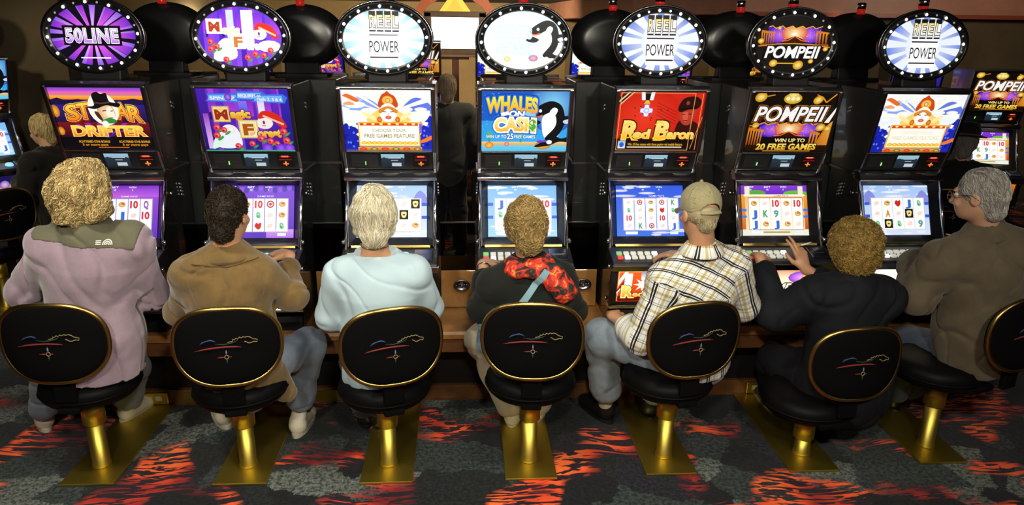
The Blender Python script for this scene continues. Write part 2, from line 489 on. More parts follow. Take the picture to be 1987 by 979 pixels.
def strands(name, fn, V, parent, m, n, steps, step, lift, flow, r, curl=0.0, curlf=6.0, col=None, seed=0, sel=None, origin=(0, 0, 0), jitter=.3, tip=.35):
    """locks of hair lying on the hair volume fn; flow(P) gives the combing direction"""
    rg = np.random.RandomState(seed)
    src = V if sel is None else V[sel(V)]
    P = src[rg.randint(0, len(src), n)].astype(float)+rg.normal(size=(n, 3))*.002
    ph = rg.uniform(0, 6.28, n); cur = curl*rg.uniform(.5, 1.3, n); jit = rg.normal(size=(n, 3))*jitter
    ln = rg.uniform(.6, 1.2, n)
    pts = []
    lf = lift*rg.uniform(.2, 1.5, n)
    for k in range(steps):
        g = grad(fn, P); d = fn(P)
        P = P-g*(d-lf)[:, None]
        t = flow(P)+jit; t = t-g*np.einsum('ij,ij->i', t, g)[:, None]; t /= np.linalg.norm(t, axis=1)[:, None]+1e-9
        b = np.cross(g, t); a = ph+curlf*k
        pts.append(P+cur[:, None]*(np.cos(a)[:, None]*b+np.sin(a)[:, None]*g*.8))
        P = P+t*(step*ln)[:, None]
    pts = np.stack(pts, 1)  # n,steps,3
    T = np.gradient(pts, axis=1); T /= np.linalg.norm(T, axis=2)[..., None]+1e-9
    up = np.array([.31, .22, .93]); u = np.cross(T, up); u /= np.linalg.norm(u, axis=2)[..., None]+1e-9; w = np.cross(T, u)
    rad = (r*(1-np.linspace(0, 1, steps)**2*(1-tip)))[None, :, None]*rg.uniform(.7, 1.3, (n, 1, 1))
    rings = np.stack([pts+rad*(math.cos(a)*u+math.sin(a)*w) for a in (0, 2.094, 4.189)], 2)  # n,steps,3,3
    W = rings.reshape(-1, 3)
    base = (np.arange(n)[:, None, None]*steps+np.arange(steps-1)[None, :, None])*3
    j = np.arange(3)[None, None, :]; j2 = (j+1) % 3
    Q = np.stack([base+j, base+j2, base+3+j2, base+3+j], -1).reshape(-1, 4)
    me = mesh_np(name, W-np.array(origin), Q.astype(np.int32))
    c = col(rg, n, pts[:, 0])
    set_col(me, np.repeat(c, steps*3, 0))
    return link(name, me, parent, m)
PEOPLE_JOINTS = {
 1: {'head': (-2.063, 3.38, 1.478), 'neck': (-2.07, 3.36, 1.309), 'shL': (-2.247, 3.36, 1.231), 'shR': (-1.911, 3.4, 1.223), 'elL': (-2.456, 3.47, 0.972), 'elR': (-1.932, 3.55, 0.925), 'wrL': (-2.466, 3.7, 0.776), 'wrR': (-2.142, 3.76, 0.865), 'pel': (-2.171, 3.45, 0.596), 'kL': (-2.619, 3.78, 0.339), 'kR': (-2.176, 3.8, 0.383), 'fL': ((-2.694, 3.802, 0.0), (-2.847, 4.029, 0.0)), 'fR': ((-2.322, 3.877, 0.0), (-2.283, 4.006, 0.0))},
 2: {'head': (-1.434, 3.38, 1.363), 'neck': (-1.46, 3.37, 1.209), 'shL': (-1.629, 3.36, 1.081), 'shR': (-1.338, 3.4, 1.065), 'elL': (-1.757, 3.5, 0.832), 'elR': (-1.201, 3.48, 0.924), 'wrL': (-1.625, 3.72, 0.874), 'wrR': (-1.25, 3.66, 1.075), 'pel': (-1.479, 3.43, 0.551), 'kL': (-1.657, 3.78, 0.462), 'kR': (-1.198, 3.72, 0.549), 'fL': ((-1.701, 3.794, 0.0), (-1.809, 3.986, 0.0)), 'fR': ((-1.294, 3.678, 0.0), (-1.27, 3.928, 0.0))},
 3: {'head': (-0.77, 3.37, 1.363), 'neck': (-0.771, 3.36, 1.197), 'shL': (-0.933, 3.37, 1.072), 'shR': (-0.6, 3.37, 1.074), 'elL': (-1.013, 3.44, 0.833), 'elR': (-0.53, 3.48, 0.839), 'wrL': (-0.977, 3.72, 0.868), 'wrR': (-0.627, 3.72, 0.923), 'pel': (-0.772, 3.42, 0.572), 'kL': (-0.958, 3.78, 0.418), 'kR': (-0.643, 3.78, 0.445), 'fL': ((-0.912, 3.761, 0.0), (-0.961, 3.983, 0.0)), 'fR': ((-0.84, 3.724, 0.0), (-0.834, 3.947, 0.0))},
 4: {'head': (-0.051, 3.4, 1.295), 'neck': (-0.042, 3.38, 1.14), 'shL': (-0.196, 3.38, 1.009), 'shR': (0.121, 3.4, 1.013), 'elL': (-0.253, 3.5, 0.839), 'elR': (0.209, 3.5, 0.822), 'wrL': (-0.248, 3.7, 1.01), 'wrR': (0.15, 3.74, 0.909), 'pel': (-0.011, 3.43, 0.597), 'kL': (-0.255, 3.74, 0.55), 'kR': (0.196, 3.76, 0.472), 'fL': ((-0.086, 3.727, 0.0), (-0.047, 3.946, 0.0)), 'fR': ((0.062, 3.778, 0.0), (0.1, 3.972, 0.0))},
 5: {'head': (0.778, 3.36, 1.369), 'neck': (0.807, 3.36, 1.214), 'shL': (0.643, 3.36, 1.022), 'shR': (0.983, 3.4, 1.094), 'elL': (0.549, 3.36, 0.72), 'elR': (1.1, 3.5, 0.84), 'wrL': (0.437, 3.6, 0.745), 'wrR': (0.834, 3.72, 1.042), 'pel': (0.837, 3.42, 0.573), 'kL': (0.4, 3.66, 0.606), 'kR': (0.831, 3.8, 0.411), 'fL': ((0.5, 3.76, 0.0), (0.445, 3.883, 0.0)), 'fR': ((0.743, 3.791, 0.0), (0.751, 3.978, 0.0))},
 6: {'head': (1.591, 3.4, 1.182), 'neck': (1.607, 3.38, 1.006), 'shL': (1.419, 3.38, 0.933), 'shR': (1.778, 3.38, 0.921), 'elL': (1.266, 3.46, 0.791), 'elR': (1.853, 3.58, 0.771), 'wrL': (1.251, 3.7, 1.034), 'wrR': (1.492, 3.66, 0.983), 'pel': (1.686, 3.43, 0.403), 'kL': (1.437, 3.78, 0.377), 'kR': (1.893, 3.8, 0.293), 'fL': ((1.512, 3.852, 0.0), (1.516, 3.98, 0.0)), 'fR': ((1.784, 3.749, 0.0), (1.826, 3.902, 0.0))},
 7: {'head': (2.166, 3.36, 1.449), 'neck': (2.236, 3.36, 1.292), 'shL': (2.065, 3.38, 1.112), 'shR': (2.446, 3.34, 1.163), 'elL': (2.0, 3.44, 0.896), 'elR': (2.713, 3.42, 0.824), 'wrL': (2.114, 3.68, 1.017), 'wrR': (2.376, 3.72, 0.957), 'pel': (2.392, 3.42, 0.592), 'kL': (2.218, 3.76, 0.504), 'kR': (2.509, 3.84, 0.364), 'fL': ((2.272, 3.821, 0.0), (2.264, 3.95, 0.0)), 'fR': ((2.373, 3.88, 0.0), (2.387, 4.047, 0.0))},
}
# ------------------------------------------------------------------ people
def frame_from(yaw, pitch=0.0, roll=0.0):
    """right, forward, up of a head; yaw>0 turns to +x, pitch<0 looks down"""
    y, p = math.radians(yaw), math.radians(pitch)
    f = np.array([math.sin(y)*math.cos(p), math.cos(y)*math.cos(p), math.sin(p)])
    r = np.array([math.cos(y), -math.sin(y), 0.0]); u = np.cross(r, f)
    q = math.radians(roll)
    return math.cos(q)*r+math.sin(q)*u, f, math.cos(q)*u-math.sin(q)*r
def head_prims(c, r, f, u, s=1.0, neck=None, nr=.055, big=1.0):
    c = np.asarray(c); R = np.stack([r, f, u])
    L = lambda x, y, z: c+s*(x*r+y*f+z*u)
    p = [ell(L(0, -.012, .022), np.array([.076, .096, .098])*s*big, .02, R),
         ell(L(0, .03, -.055), np.array([.058, .068, .062])*s, .035, R),
         ell(L(0, .055, -.088), np.array([.03, .03, .022])*s, .02, R),
         cone(L(0, .088, .012), L(0, .112, -.028), .008*s, .015*s, .012),
         ell(L(-.017, .098, -.031), np.array([.009]*3)*s, .01), ell(L(.017, .098, -.031), np.array([.009]*3)*s, .01),
         ell(L(0, .086, .03), np.array([.05, .014, .012])*s, .02, R),
         ell(L(-.035, .078, -.03), np.array([.022, .018, .02])*s, .02, R), ell(L(.035, .078, -.03), np.array([.022, .018, .02])*s, .02, R),
         ell(L(-.031, .094, .008), np.array([.015, .012, .009])*s, .012, R, True), ell(L(.031, .094, .008), np.array([.015, .012, .009])*s, .012, R, True),
         ell(L(0, .092, -.055), np.array([.024, .009, .006])*s, .006, R), ell(L(0, .09, -.067), np.array([.02, .009, .007])*s, .006, R),
         ell(L(0, .102, -.061), np.array([.022, .01, .0022])*s, .004, R, True)]
    for sg in (-1, 1):
        p += [ell(L(sg*.08, -.012, -.008), np.array([.01, .022, .033])*s, .008, R), ell(L(sg*.09, -.006, -.006), np.array([.006, .011, .018])*s, .006, R, True)]
    if neck is not None: p.append(cone(L(0, -.025, -.05), neck, nr*s, nr*s*1.12, .03))
    return p
def hand_prims(w, d, back, side, curl=(.35, .5, .4), spread=.012, s=1.0, thumb_in=.6, fingers=None):
    """wrist point w, palm direction d, back-of-hand normal, side=+1 thumb along lat, -1 the other way"""
    d = nrm(d); back = nrm(np.asarray(back)-d*np.dot(back, d)); lat = np.cross(d, back)*side
    w = np.asarray(w, float); P = []
    P.append(cone(w-d*.012, w+d*.035*s, .024*s, .03*s, .015, back, 1.45))
    for i, x in enumerate((.029, .0105, -.0085, -.026)):
        L0 = (.086, .09, .085, .076)[i]*s
        kn = w+d*L0+lat*x*s
        P.append(cone(w+d*.02*s+lat*x*.55*s, kn, .0135*s, .0115*s, .014))
    Ls = ((.04, .026, .02), (.045, .029, .021), (.041, .027, .02), (.032, .02, .017))
    for i, x in enumerate((.029, .0105, -.0085, -.026)):
        L0 = (.086, .09, .085, .076)[i]*s; p = w+d*L0+lat*x*s
        cv = curl if not fingers else fingers[i]
        a = 0.0; fan = lat*(1.5-i)*spread*6
        for j, l in enumerate(Ls[i]):
            a += cv[j]
            q = p+(nrm(d+fan)*math.cos(a)-back*math.sin(a))*l*s
            P.append(cone(p, q, (.0098, .0088, .0078)[j]*s, (.009, .008, .0068)[j]*s, .0035))
            p = q
    t0 = w+d*.022*s+lat*.024*s; t1 = t0+nrm(d*.75+lat*.75-back*.25)*.04*s; t2 = t1+nrm(d*1.0+lat*.25-back*thumb_in)*.032*s; t3 = t2+nrm(d*1.0-lat*.1-back*thumb_in)*.024*s
    P += [cone(t0, t1, .0145*s, .0115*s, .012), cone(t1, t2, .0112*s, .01*s, .004), cone(t2, t3, .01*s, .008*s, .004)]
    return P
def shoe(name, heel, toe, parent, m, sole_m, origin, size=1.0, label=None):
    heel = np.array(heel); toe = np.array(toe); d = nrm((toe-heel)*np.array([1, 1, 0])); n = np.array([d[1], -d[0], 0]); z = np.array([0, 0, 1.])
    h0 = np.array([heel[0], heel[1], heel[2]])
    at = lambda a, b, c: h0+(d*a+n*b)*size+z*c*size
    pr = [ell(at(.045, 0, .062), (.04*size, .04*size, .05*size), .03), cone(at(.05, 0, .045), at(.19, 0, .035), .041*size, .042*size, .03), ell(at(.225, 0, .034), (.045*size, .045*size, .03*size), .03),
          cone(at(.055, 0, .07), at(.14, 0, .05), .038*size, .036*size, .03), cone(at(.05, 0, .095), at(.05, 0, .10), .035*size, .035*size, .02)]
    zf = h0[2]
    def post(P, dd):
        return np.maximum(dd, (zf+.018)-P[:, 2])
    o, _, _ = sdf_obj(name, pr, m, parent, .007, post, origin=origin)
    mb = MB(); pts = []
    for i in range(26):
        a = 2*math.pi*i/26; c, sn = math.cos(a), math.sin(a)
        L = .14*(1 if c > 0 else 1); W = .046+.006*c
        pts.append(((.132+L*c*abs(c)**-.25 if abs(c) > 1e-3 else .132), W*sn))
    M = Matrix(((d[0]*size, n[0]*size, 0, h0[0]-origin[0]), (d[1]*size, n[1]*size, 0, h0[1]-origin[1]), (0, 0, 1, zf-origin[2]), (0, 0, 0, 1)))
    mb.extr(pts, .001, .022, M)
    mb.obj('sole', sole_m, o)
    for i in range(4):
        a = at(.105+.022*i, -.03, .092-.009*i); b = at(.105+.022*i, 0, .098-.010*i); c = at(.105+.022*i, .03, .092-.009*i)
        if i == 0: lb = MB()
        lb.tube([a-np.array(origin), b-np.array(origin), c-np.array(origin)], .0035, 5)
    lb.obj('laces', sole_m, o)
    if label: o['label'] = label
    return o

SKIN_H = .006
class Person: pass
def base_person(idx, label, skin, yaw, pitch=-8, roll=0, w=1.0, belly=1.0, headS=1.0, hands=None, armr=1.0, group='players on stools along the front row of machines', J=None, h=SKIN_H):
    J = J or PEOPLE_JOINTS[idx]; p = Person(); p.J = {k: (np.array(v) if not isinstance(v[0], tuple) else v) for k, v in J.items()}
    J = p.J; p.r, p.f, p.u = frame_from(yaw, pitch, roll); p.s = headS
    p.org = tuple(J['pel'])
    msh = (J['shL']+J['shR'])/2
    side = nrm(J['shR']-J['shL']); up = nrm(msh-J['pel']); side = nrm(side-up*np.dot(side, up)); fwd = np.cross(up, side)
    p.side, p.up, p.fwd, p.msh = side, up, fwd, msh
    p.chest = msh-up*.10
    def torso(inf, w=w, belly=belly):
        return [cone(J['pel']+fwd*.0, J['pel']+up*.16, .135*w*belly+inf, .135*w*belly+inf, .06, fwd, 1.15/belly**.5),
                cone(J['pel']+up*.14, p.chest, .135*w+inf, .148*w+inf, .07, fwd, 1.3),
                cone(p.chest, msh-up*.03, .145*w+inf, .10*w+inf, .06, fwd, 1.45),
                cone(J['shL']-up*.015, J['shR']-up*.015, .062+inf, .062+inf, .06),
                cone(J['neck']-up*.03, J['shL'], .052+inf*.7, .052+inf, .05), cone(J['neck']-up*.03, J['shR'], .052+inf*.7, .052+inf, .05)]
    def arms(inf, to=1.0, which='LR', ru=.052*armr, re=.043*armr, rw=.03):
        o = []
        for sd in which:
            a, b, c = J['sh'+sd], J['el'+sd], J['wr'+sd]
            e = b+(c-b)*to
            o += [cone(a, b, ru+inf, re+inf, .03), cone(b, e, re+inf, re+(rw-re)*to+inf*.9, .03)]
        return o
    def legs(inf, to=1.0, which='LR', rt=.078, rk=.058, ra=.04):
        o = []
        for sd in which:
            sg = -1 if sd == 'L' else 1
            hip = J['pel']+side*.085*sg-up*.02
            an = np.array(J['f'+sd][0])+nrm((np.array(J['f'+sd][1])-np.array(J['f'+sd][0]))*np.array([1, 1, 0]))*.05+np.array([0, 0, .09])
            k = J['k'+sd]; e = k+(an-k)*to
            o += [cone(hip, k, rt+inf, rk+inf, .04), cone(k, e, rk+inf, rk+(ra-rk)*to+inf, .04)]
        return o
    p.torso, p.arms, p.legs = torso, arms, legs
    hp = head_prims(J['head'], p.r, p.f, p.u, headS, J['neck'])
    prims = torso(-.022)+legs(-.015)+arms(-.004)+hp
    for sd, (d, back, sgn, kw) in (hands or {}).items():
        prims += hand_prims(J['wr'+sd], d, back, sgn, **kw)
    for sd in 'LR':
        if not hands or sd not in hands:
            d = nrm(J['wr'+sd]-J['el'+sd]+np.array([0, .15, -.08])); prims += hand_prims(J['wr'+sd], d, (0, -.1, 1), 1 if sd == 'L' else -1, curl=(.3, .4, .3))
    fn = field(prims); lo, hi = lo_hi(prims, .02)
    V, Q = surface_net(fn, lo, hi, h)
    me = mesh_np('person', V-np.array(p.org), Q)
    p.o = link('person', me, None, skin); p.o.location = p.org
    props(p.o, label, 'person', group)
    p.fn = fn
    p.L = lambda x, y, z: J['head']+headS*(x*p.r+y*p.f+z*p.u)
    eb = mat('eye_white', (.75, .72, .68), .2); ei = mat('eye_iris', (.04, .03, .02), .2)
    for sg in (-1, 1):
        mb = MB(); c = p.L(sg*.031, .082, .008)-np.array(p.org); mb.ball(c, .0125*headS, 2)
        mb.mi = 1; mb.ball(c+p.f*.0105*headS, .0052*headS, 1)
        mb.obj('eye', [eb, ei], p.o)
    return p
def garment(p, name, prims, m, h=.007, folds=(.006, 26, 1), post=None, col=None, extra=None, stretch=(1, 1, 1), fine=None, label=None, parent=None, crease=.009, cfreq=11):
    wc = waves(folds[2]+31, cfreq, 5, stretch); wc2 = waves(folds[2]+57, cfreq*1.5, 5)
    wv = waves(folds[2], folds[1], 7, stretch)
    wf = waves(folds[2]+77, folds[1]*2.6, 6) if fine else None
    def pf(P, d):
        d = d+folds[0]*wv(P)
        d = d+crease*np.exp(-(wc(P)/.11)**2)+crease*.7*np.exp(-(wc2(P)/.10)**2)
        if wf is not None: d = d+fine*wf(P)
        return post(P, d) if post else d
    o, fn, V = sdf_obj(name, prims, m, parent or p.o, h, pf, .03, p.org, col, extra=extra)
    if label: o['label'] = label
    return o, fn, V
def hair_cap(p, name, m, prims, h, seed, folds=(.004, 60), post=None, col=None):
    wv = waves(seed, folds[1], 8)
    def pf(P, d):
        d = d+folds[0]*wv(P)
        return post(P, d) if post else d
    return sdf_obj(name, prims, m, p.o, h, pf, .02, p.org, col)
def plane_cut(point, n):
    """keeps the side n points away from"""
    point = np.asarray(point, f32); n = np.asarray(nrm(n), f32)
    return lambda P: (P-point)@n
def hair_colors(base, tip, vary=.25):
    b, t = np.array(base), np.array(tip)
    def fn(rg, n, P0):
        k = rg.uniform(0, 1, (n, 1))**1.3
        return np.clip((b*(1-k)+t*k)*rg.uniform(1-vary, 1+vary, (n, 1)), 0, 1)
    return fn
def stick_on(p, fn, center, polys, dirv, ux, uy, m, name, parent, lift=.002):
    """flat emblem wrapped onto the cloth along dirv (towards the cloth)"""
    dirv = nrm(dirv); mbV = []; F = []
    for pl in polys:
        i0 = len(mbV)
        for x, y in pl: mbV.append(np.asarray(center)+np.asarray(ux)*x+np.asarray(uy)*y-dirv*.12)
        F.append(list(range(i0, len(mbV))))
    P = np.array(mbV)
    for _ in range(60): P = P+dirv*np.clip(fn(P), -.02, .02)[:, None]*.7
    P = P-dirv*lift
    me = mesh_np(name, P-np.array(p.org), F, False)
    return link(name, me, parent, m)
# ------------------------------------------------------------------ screen and glass art
def rose(c, x, y, r):
    c.ell(x, y, r, r, 'd8203a', 'ff7a70', 10); c.ell(x+.2*r, y+.1*r, .55*r, .5*r, 'f04a50', 'ffb0a0', 8); c.ell(x-.2*r, y-.2*r, .35*r, .3*r, 'b01028', None, 8)
def coin(c, x, y, r, rot=0.3):
    c.ell(x, y, r, r*.8, 'c88a10', 'ffe060', 12, rot); c.ell(x, y, r*.65, r*.5, 'f0b828', 'fff0a0', 10, rot)
def rose_leaf(c, x, y, r):
    c.ell(x, y, r*1.1, r*.4, '1f7a35', '55c060', 8, .6)
def art_star(c):
    c.rect(0, .80, 1.36, 1, 'ff9a30', '6a30d8'); c.rect(0, .90, 1.36, .955, 'ff6aa0', 'a040e0'); c.rect(0, .80, 1.36, .86, 'f8801c', 'ffb040')
    c.rect(0, .45, 1.36, .80, '1c1036', '35208a'); c.rect(0, 0, 1.36, .45, '060414', '1c1036')
    c.shape([(0, .80), (.1, .83), (.22, .79), (.4, .81), (.55, .78), (.8, .81), (1.0, .785), (1.2, .82), (1.36, .79), (1.36, .72), (0, .72)], '1a1040')
    c.rect(0, 0, 1.36, .2, '05030c')
    c.rect(.0, .20, 1.36, .44, '2a0a18', '7a1020')
    for i in range(6): c.poly([(.68, .18), (.2+.19*i, .43), (.28+.19*i, .43)], ['3a30d0', 'a020c0', 'a020c0'])
    for x in (.02, .03): c.ell(x, .62, .06, .1, 'c06a10', 'f8b040', 8); c.ell(x, .30, .05, .07, 'c06a10', 'f8b040', 8)
    for ch, x, y, sl in (('S', .27, .60, .1), ('T', .44, .63, .15), ('A', 1.0, .63, -.12), ('R', 1.18, .59, -.1)):
        c.text(ch, x+.015, y-.03, .24, 'a02808', .17, [(.06, '6a1408')], .05, slope=sl)
        c.text(ch, x, y, .24, 'f08018', .17, [(.055, 'ffe890'), (.035, 'a02808')], .02, top='ffd840', slope=sl)
    for x in (.6, .88):
        c.poly([(x-.05, .50), (x+.05, .50), (x+.03, .62), (x-.03, .62)], 'c02810')
    c.ell(.74, .66, .22, .26, 'fff6e0', 'ffffff')            # cowboy badge
    c.ell(.77, .60, .13, .17, 'dba070', 'ffe0b8', 18); c.ell(.83, .58, .06, .13, 'fff0d8', None, 12)
    c.blob([(.60, .62), (.63, .52), (.70, .46), (.66, .60)], '4a2a18')
    c.blob([(.66, .46), (.8, .43), (.9, .47), (.8, .52)], '2a8a40')
    c.blob([(.50, .70), (.62, .72), (.62, .88), (.70, .93), (.76, .90), (.84, .91), (.86, .78), (1.0, .75), (.96, .69), (.8, .72), (.62, .66)], '100a10')
    c.line([(.63, .76), (.74, .75), (.86, .77)], .025, '503828')
    c.line([(.72, .63), (.78, .64)], .015, '402010'); c.line([(.84, .63), (.88, .635)], .012, '402010'); c.line([(.78, .52), (.85, .525)], .014, 'a04038')
    c.text('DRIFTER', .74, .31, .16, 'f07818', 1.06, [(.07, '701008'), (.05, 'ffe070')], .02, top='ffe050')
    c.ell(.72, .42, .05, .06, 'fff0d0', 'ffffff', 10)
    for x in (.48, 1.08):
        c.text('SCATTERED STAR BONUS', x, .135, .035, 'f8b028', .46, None, .02); c.text('3 or more pays', x, .085, .035, 'f0a020', .38, None, .02)
    c.line([(.52, .04), (.98, .04)], .012, 'd07010')
def magic_common(c, w):
    for i in range(9):
        x = i*w/8; c.rect(x, .0, x+w/16, 1, '7a30c8' if i % 2 else '4018a0', 'a048e0' if i % 2 else '5a28d0')
    for i in range(5):
        x = .1+i*w/5; c.rect(x, .55+.08*(i % 2), x+.16, .9, 'b040d8', '6a28c8'); c.rect(x+.03, .5, x+.07, .62, '2a1070')
def girl(c, x, y, s):
    c.blob([(x-.28*s, y-.05*s), (x-.2*s, y+.12*s), (x, y+.16*s), (x+.12*s, y-.02*s), (x, y-.16*s), (x-.2*s, y-.15*s)], 'fff0e8')
    c.blob([(x-.22*s, y+.1*s), (x-.1*s, y+.3*s), (x+.25*s, y+.22*s), (x+.45*s, y-.1*s), (x+.3*s, y-.12*s), (x+.05*s, y+.12*s)], 'e02a18')
    c.line([(x-.1*s, y+.18*s), (x+.38*s, y-.05*s)], .05*s, 'ffc8b0')
    c.ell(x-.1*s, y, .03*s, .05*s, '603080'); c.line([(x-.16*s, y-.08*s), (x-.06*s, y-.09*s)], .02*s, 'd05050')
def art_magic(c):
    c.rect(0, 0, 1.36, 1, '2a1290', '7a2ad0'); magic_common(c, 1.36)
    c.rect(0, .0, .14, 1, '24107a', '4a20b0'); c.rect(1.22, 0, 1.36, 1, '1a1078', '3828c0')
    for (x, y, w_, s) in ((.38, .845, .46, 0), (.78, .88, .40, 0), (1.06, .835, .46, -.06)):
        c.shape([(x-w_/2-.04, y-.05), (x+w_/2, y-.07), (x+w_/2+.05, y+.02), (x+w_/2-.01, y+.075), (x-w_/2, y+.07), (x-w_/2+.02, y)], '3a78e8')
        c.shape([(x-w_/2+.01, y-.035), (x+w_/2-.02, y-.05), (x+w_/2-.03, y+.05), (x-w_/2+.03, y+.05)], '78b8ff')
    c.text('SPIN UP', .37, .845, .05, 'ffffff', .36, None, .02); c.text('REQUIRES on', .78, .885, .05, 'ffffff', .33, None, .02); c.text('reels 2, 3 & 4', 1.07, .83, .05, 'ffffff', .36, None, .02, slope=-.04)
    c.ell(.46, .86, .055, .06, '5a20b0', 'd080ff', 10)
    c.rect(.88, .52, .98, .80, 'ffffff', 'e0d8ff'); c.rect(.6, .52, .72, .8, '4848e0', '8080ff'); c.rect(.04, .02, .12, .6, 'f0c0ff', 'a040c0')
    # illuminated capitals
    c.rect(.19, .46, .44, .72, 'f8f0d0'); c.frame(.19, .46, .44, .72, .022, 'd8b858'); c.ell(.315, .59, .11, .10, 'f8c070', 'fff4d0')
    c.text('M', .315, .585, .15, 'a03018', .17, [(.07, 'ffd878')], .05)
    c.text('agic', .60, .60, .13, 'f0a018', .28, [(.08, '701880')], .06, top='fff060')
    c.blob([(.2, .05), (.24, .3), (.36, .42), (.5, .38), (.56, .2), (.52, .05)], 'f4f8ff')
    c.blob([(.1, .02), (.16, .2), (.3, .28), (.26, .1)], 'e0ffe8'); c.ell(.42, .34, .07, .06, 'ffe8e0', 'ffffff', 10)
    girl(c, 1.0, .46, .62)
    c.rect(.55, .20, .84, .50, 'f8f0d0'); c.frame(.55, .20, .84, .50, .022, 'e0c878'); c.ell(.695, .35, .11, .11, 'f0b060', 'fff0d0')
    c.text('F', .69, .345, .17, 'b05818', .13, [(.07, 'ffe898')], .05)
    c.text('orest', 1.0, .29, .13, 'f09818', .34, [(.08, '701880')], .06, top='fff060')
    rg = random.Random(4)
    for x, y, r in ((.22, .38, .055), (.2, .25, .055), (.32, .34, .05), (.86, .2, .055), (1.0, .16, .055), (1.22, .32, .06), (1.25, .17, .06), (1.1, .12, .05), (.72, .12, .05), (.5, .08, .05)):
        rose_leaf(c, x+.05, y-.05, r); rose(c, x, y, r)
    for x in (1.15, 1.28, .95): c.ell(x, .05, .08, .07, '7028d0', 'b060ff', 10)
    c.rect(.0, 0, 1.36, .015, '30d0a0')
def art_choy(c, pale=False):
    c.rect(0, .35, 1.36, 1, 'e8f0ff', 'f8f8ff'); c.rect(0, 0, 1.36, .35, '1a30c0', '90b0f8')
    for pts, k in (([(.0, .72), (.15, .82), (.3, .9), (.5, .78), (.6, .7), (.3, .68)], 'a8c0f0'), ([(.1, .66), (.28, .8), (.42, .84), (.58, .7), (.35, .66)], '8aa0ec'), ([(.9, .66), (1.05, .84), (1.2, .86), (1.36, .74), (1.36, .6), (1.1, .64)], '6078e0'), ([(.0, .02), (0, .42), (.12, .40), (.24, .3), (.26, .02)], '1420a8'), ([(1.10, .02), (1.16, .4), (1.28, .5), (1.36, .56), (1.36, .02)], '1828b0')):
        c.blob(pts, k)
    for x, y, r in ((.2, .75, .16), (.5, .88, .14), (.85, .9, .2), (1.2, .93, .14), (.12, .55, .12), (1.2, .68, .10), (.4, .66, .12), (.95, .68, .13)): c.ell(x, y, r, r*.35, 'e4ecfc', 'ffffff', 14)
    c.rays(.68, .62, 18, .55, 'fff8c0', 'fffaf0', .35, 5, 1.2)
    rg = random.Random(8)
    for i in range(26): c.ell(rg.choice([rg.uniform(.0, .22), rg.uniform(1.14, 1.34)]), rg.uniform(.05, .45), .018, .022, '0c1488' if i % 2 else '5a78f0', None, 6)
    c.blob([(.02, .9), (.1, .93), (.26, .84), (.22, .8), (.08, .87)], 'e86a28'); c.blob([(.02, .78), (.12, .81), (.2, .76), (.08, .75)], 'f0a070')
    # golden figure with tall red and gold crown
    c.blob([(.36, .5), (.52, .66), (.68, .76), (.86, .66), (1.04, .5), (.68, .42)], 'f8d070'); c.blob([(.3, .64), (.48, .58), (.5, .5), (.36, .56)], 'ffe8a0'); c.blob([(1.06, .64), (.9, .58), (.88, .5), (1.0, .56)], 'ffe8a0')
    c.blob([(.56, .72), (.60, .9), (.66, .95), (.70, .98), (.74, .94), (.82, .88), (.84, .72)], 'c84818'); c.ell(.70, .83, .085, .075, 'f0a020', 'ffe880', 14); c.ell(.70, .83, .04, .04, 'c86010', 'fff0a0', 10)
    c.ell(.70, .63, .135, .155, 'fff4e4', 'ffffff', 20); c.blob([(.56, .68), (.7, .74), (.84, .68), (.82, .62), (.7, .70), (.58, .62)], 'd88830')
    c.line([(.61, .655), (.67, .645)], .014, '804020'); c.line([(.73, .645), (.79, .655)], .014, '804020'); c.ell(.70, .555, .05, .03, 'b83028', 'ff9080', 10); c.line([(.70, .63), (.695, .59)], .012, 'e0a880')
    for x in (.56, .84): c.ell(x, .52, .04, .05, 'c84018', 'f0a030', 8)
    # marquee
    c.rect(.22, .07, 1.18, .48, 'fff0b8', 'fff8e0'); c.rect(.25, .42, 1.15, .48, 'd84010')
    for i in range(7): c.ell(.33+.125*i, .45, .028, .02, 'ffd040', 'fffff0', 8)
    c.frame(.22, .07, 1.18, .48, .018, 'e8b030'); c.rect(.27, .12, 1.13, .41, 'fffcee')
    k1, k2 = ('fff0d0', 'fff0d8') if pale else ('d8cca8', 'c8b890')
    k1, k2 = ('eadfc4', 'e6d8b8') if pale else ('b0a080', '988860')
    c.text('CHOOSE YOUR', .70, .345, .055, k1, .52, None, .012); c.text('FREE GAMES FEATURE', .70, .255, .062, k2, .78, None, .015)
    for i in range(11): c.ell(.30+.08*i, .135, .045, .03, 'e09818', 'fff060', 8)
    c.rect(.20, .0, 1.2, .065, 'a85810', 'f0b030')
    for i in range(6): c.ell(.28+.17*i, .035, .06, .028, 'c02810' if i % 2 == 0 else '3a2a10', 'ff6040' if i % 2 == 0 else 'f0d060', 8)
    c.blob([(1.16, .16), (1.3, .24), (1.36, .26), (1.36, .2), (1.22, .14)], 'f07828'); c.ell(1.2, .46, .03, .05, 'e0b080', None, 8); c.rect(1.17, .3, 1.21, .46, '8060d0')
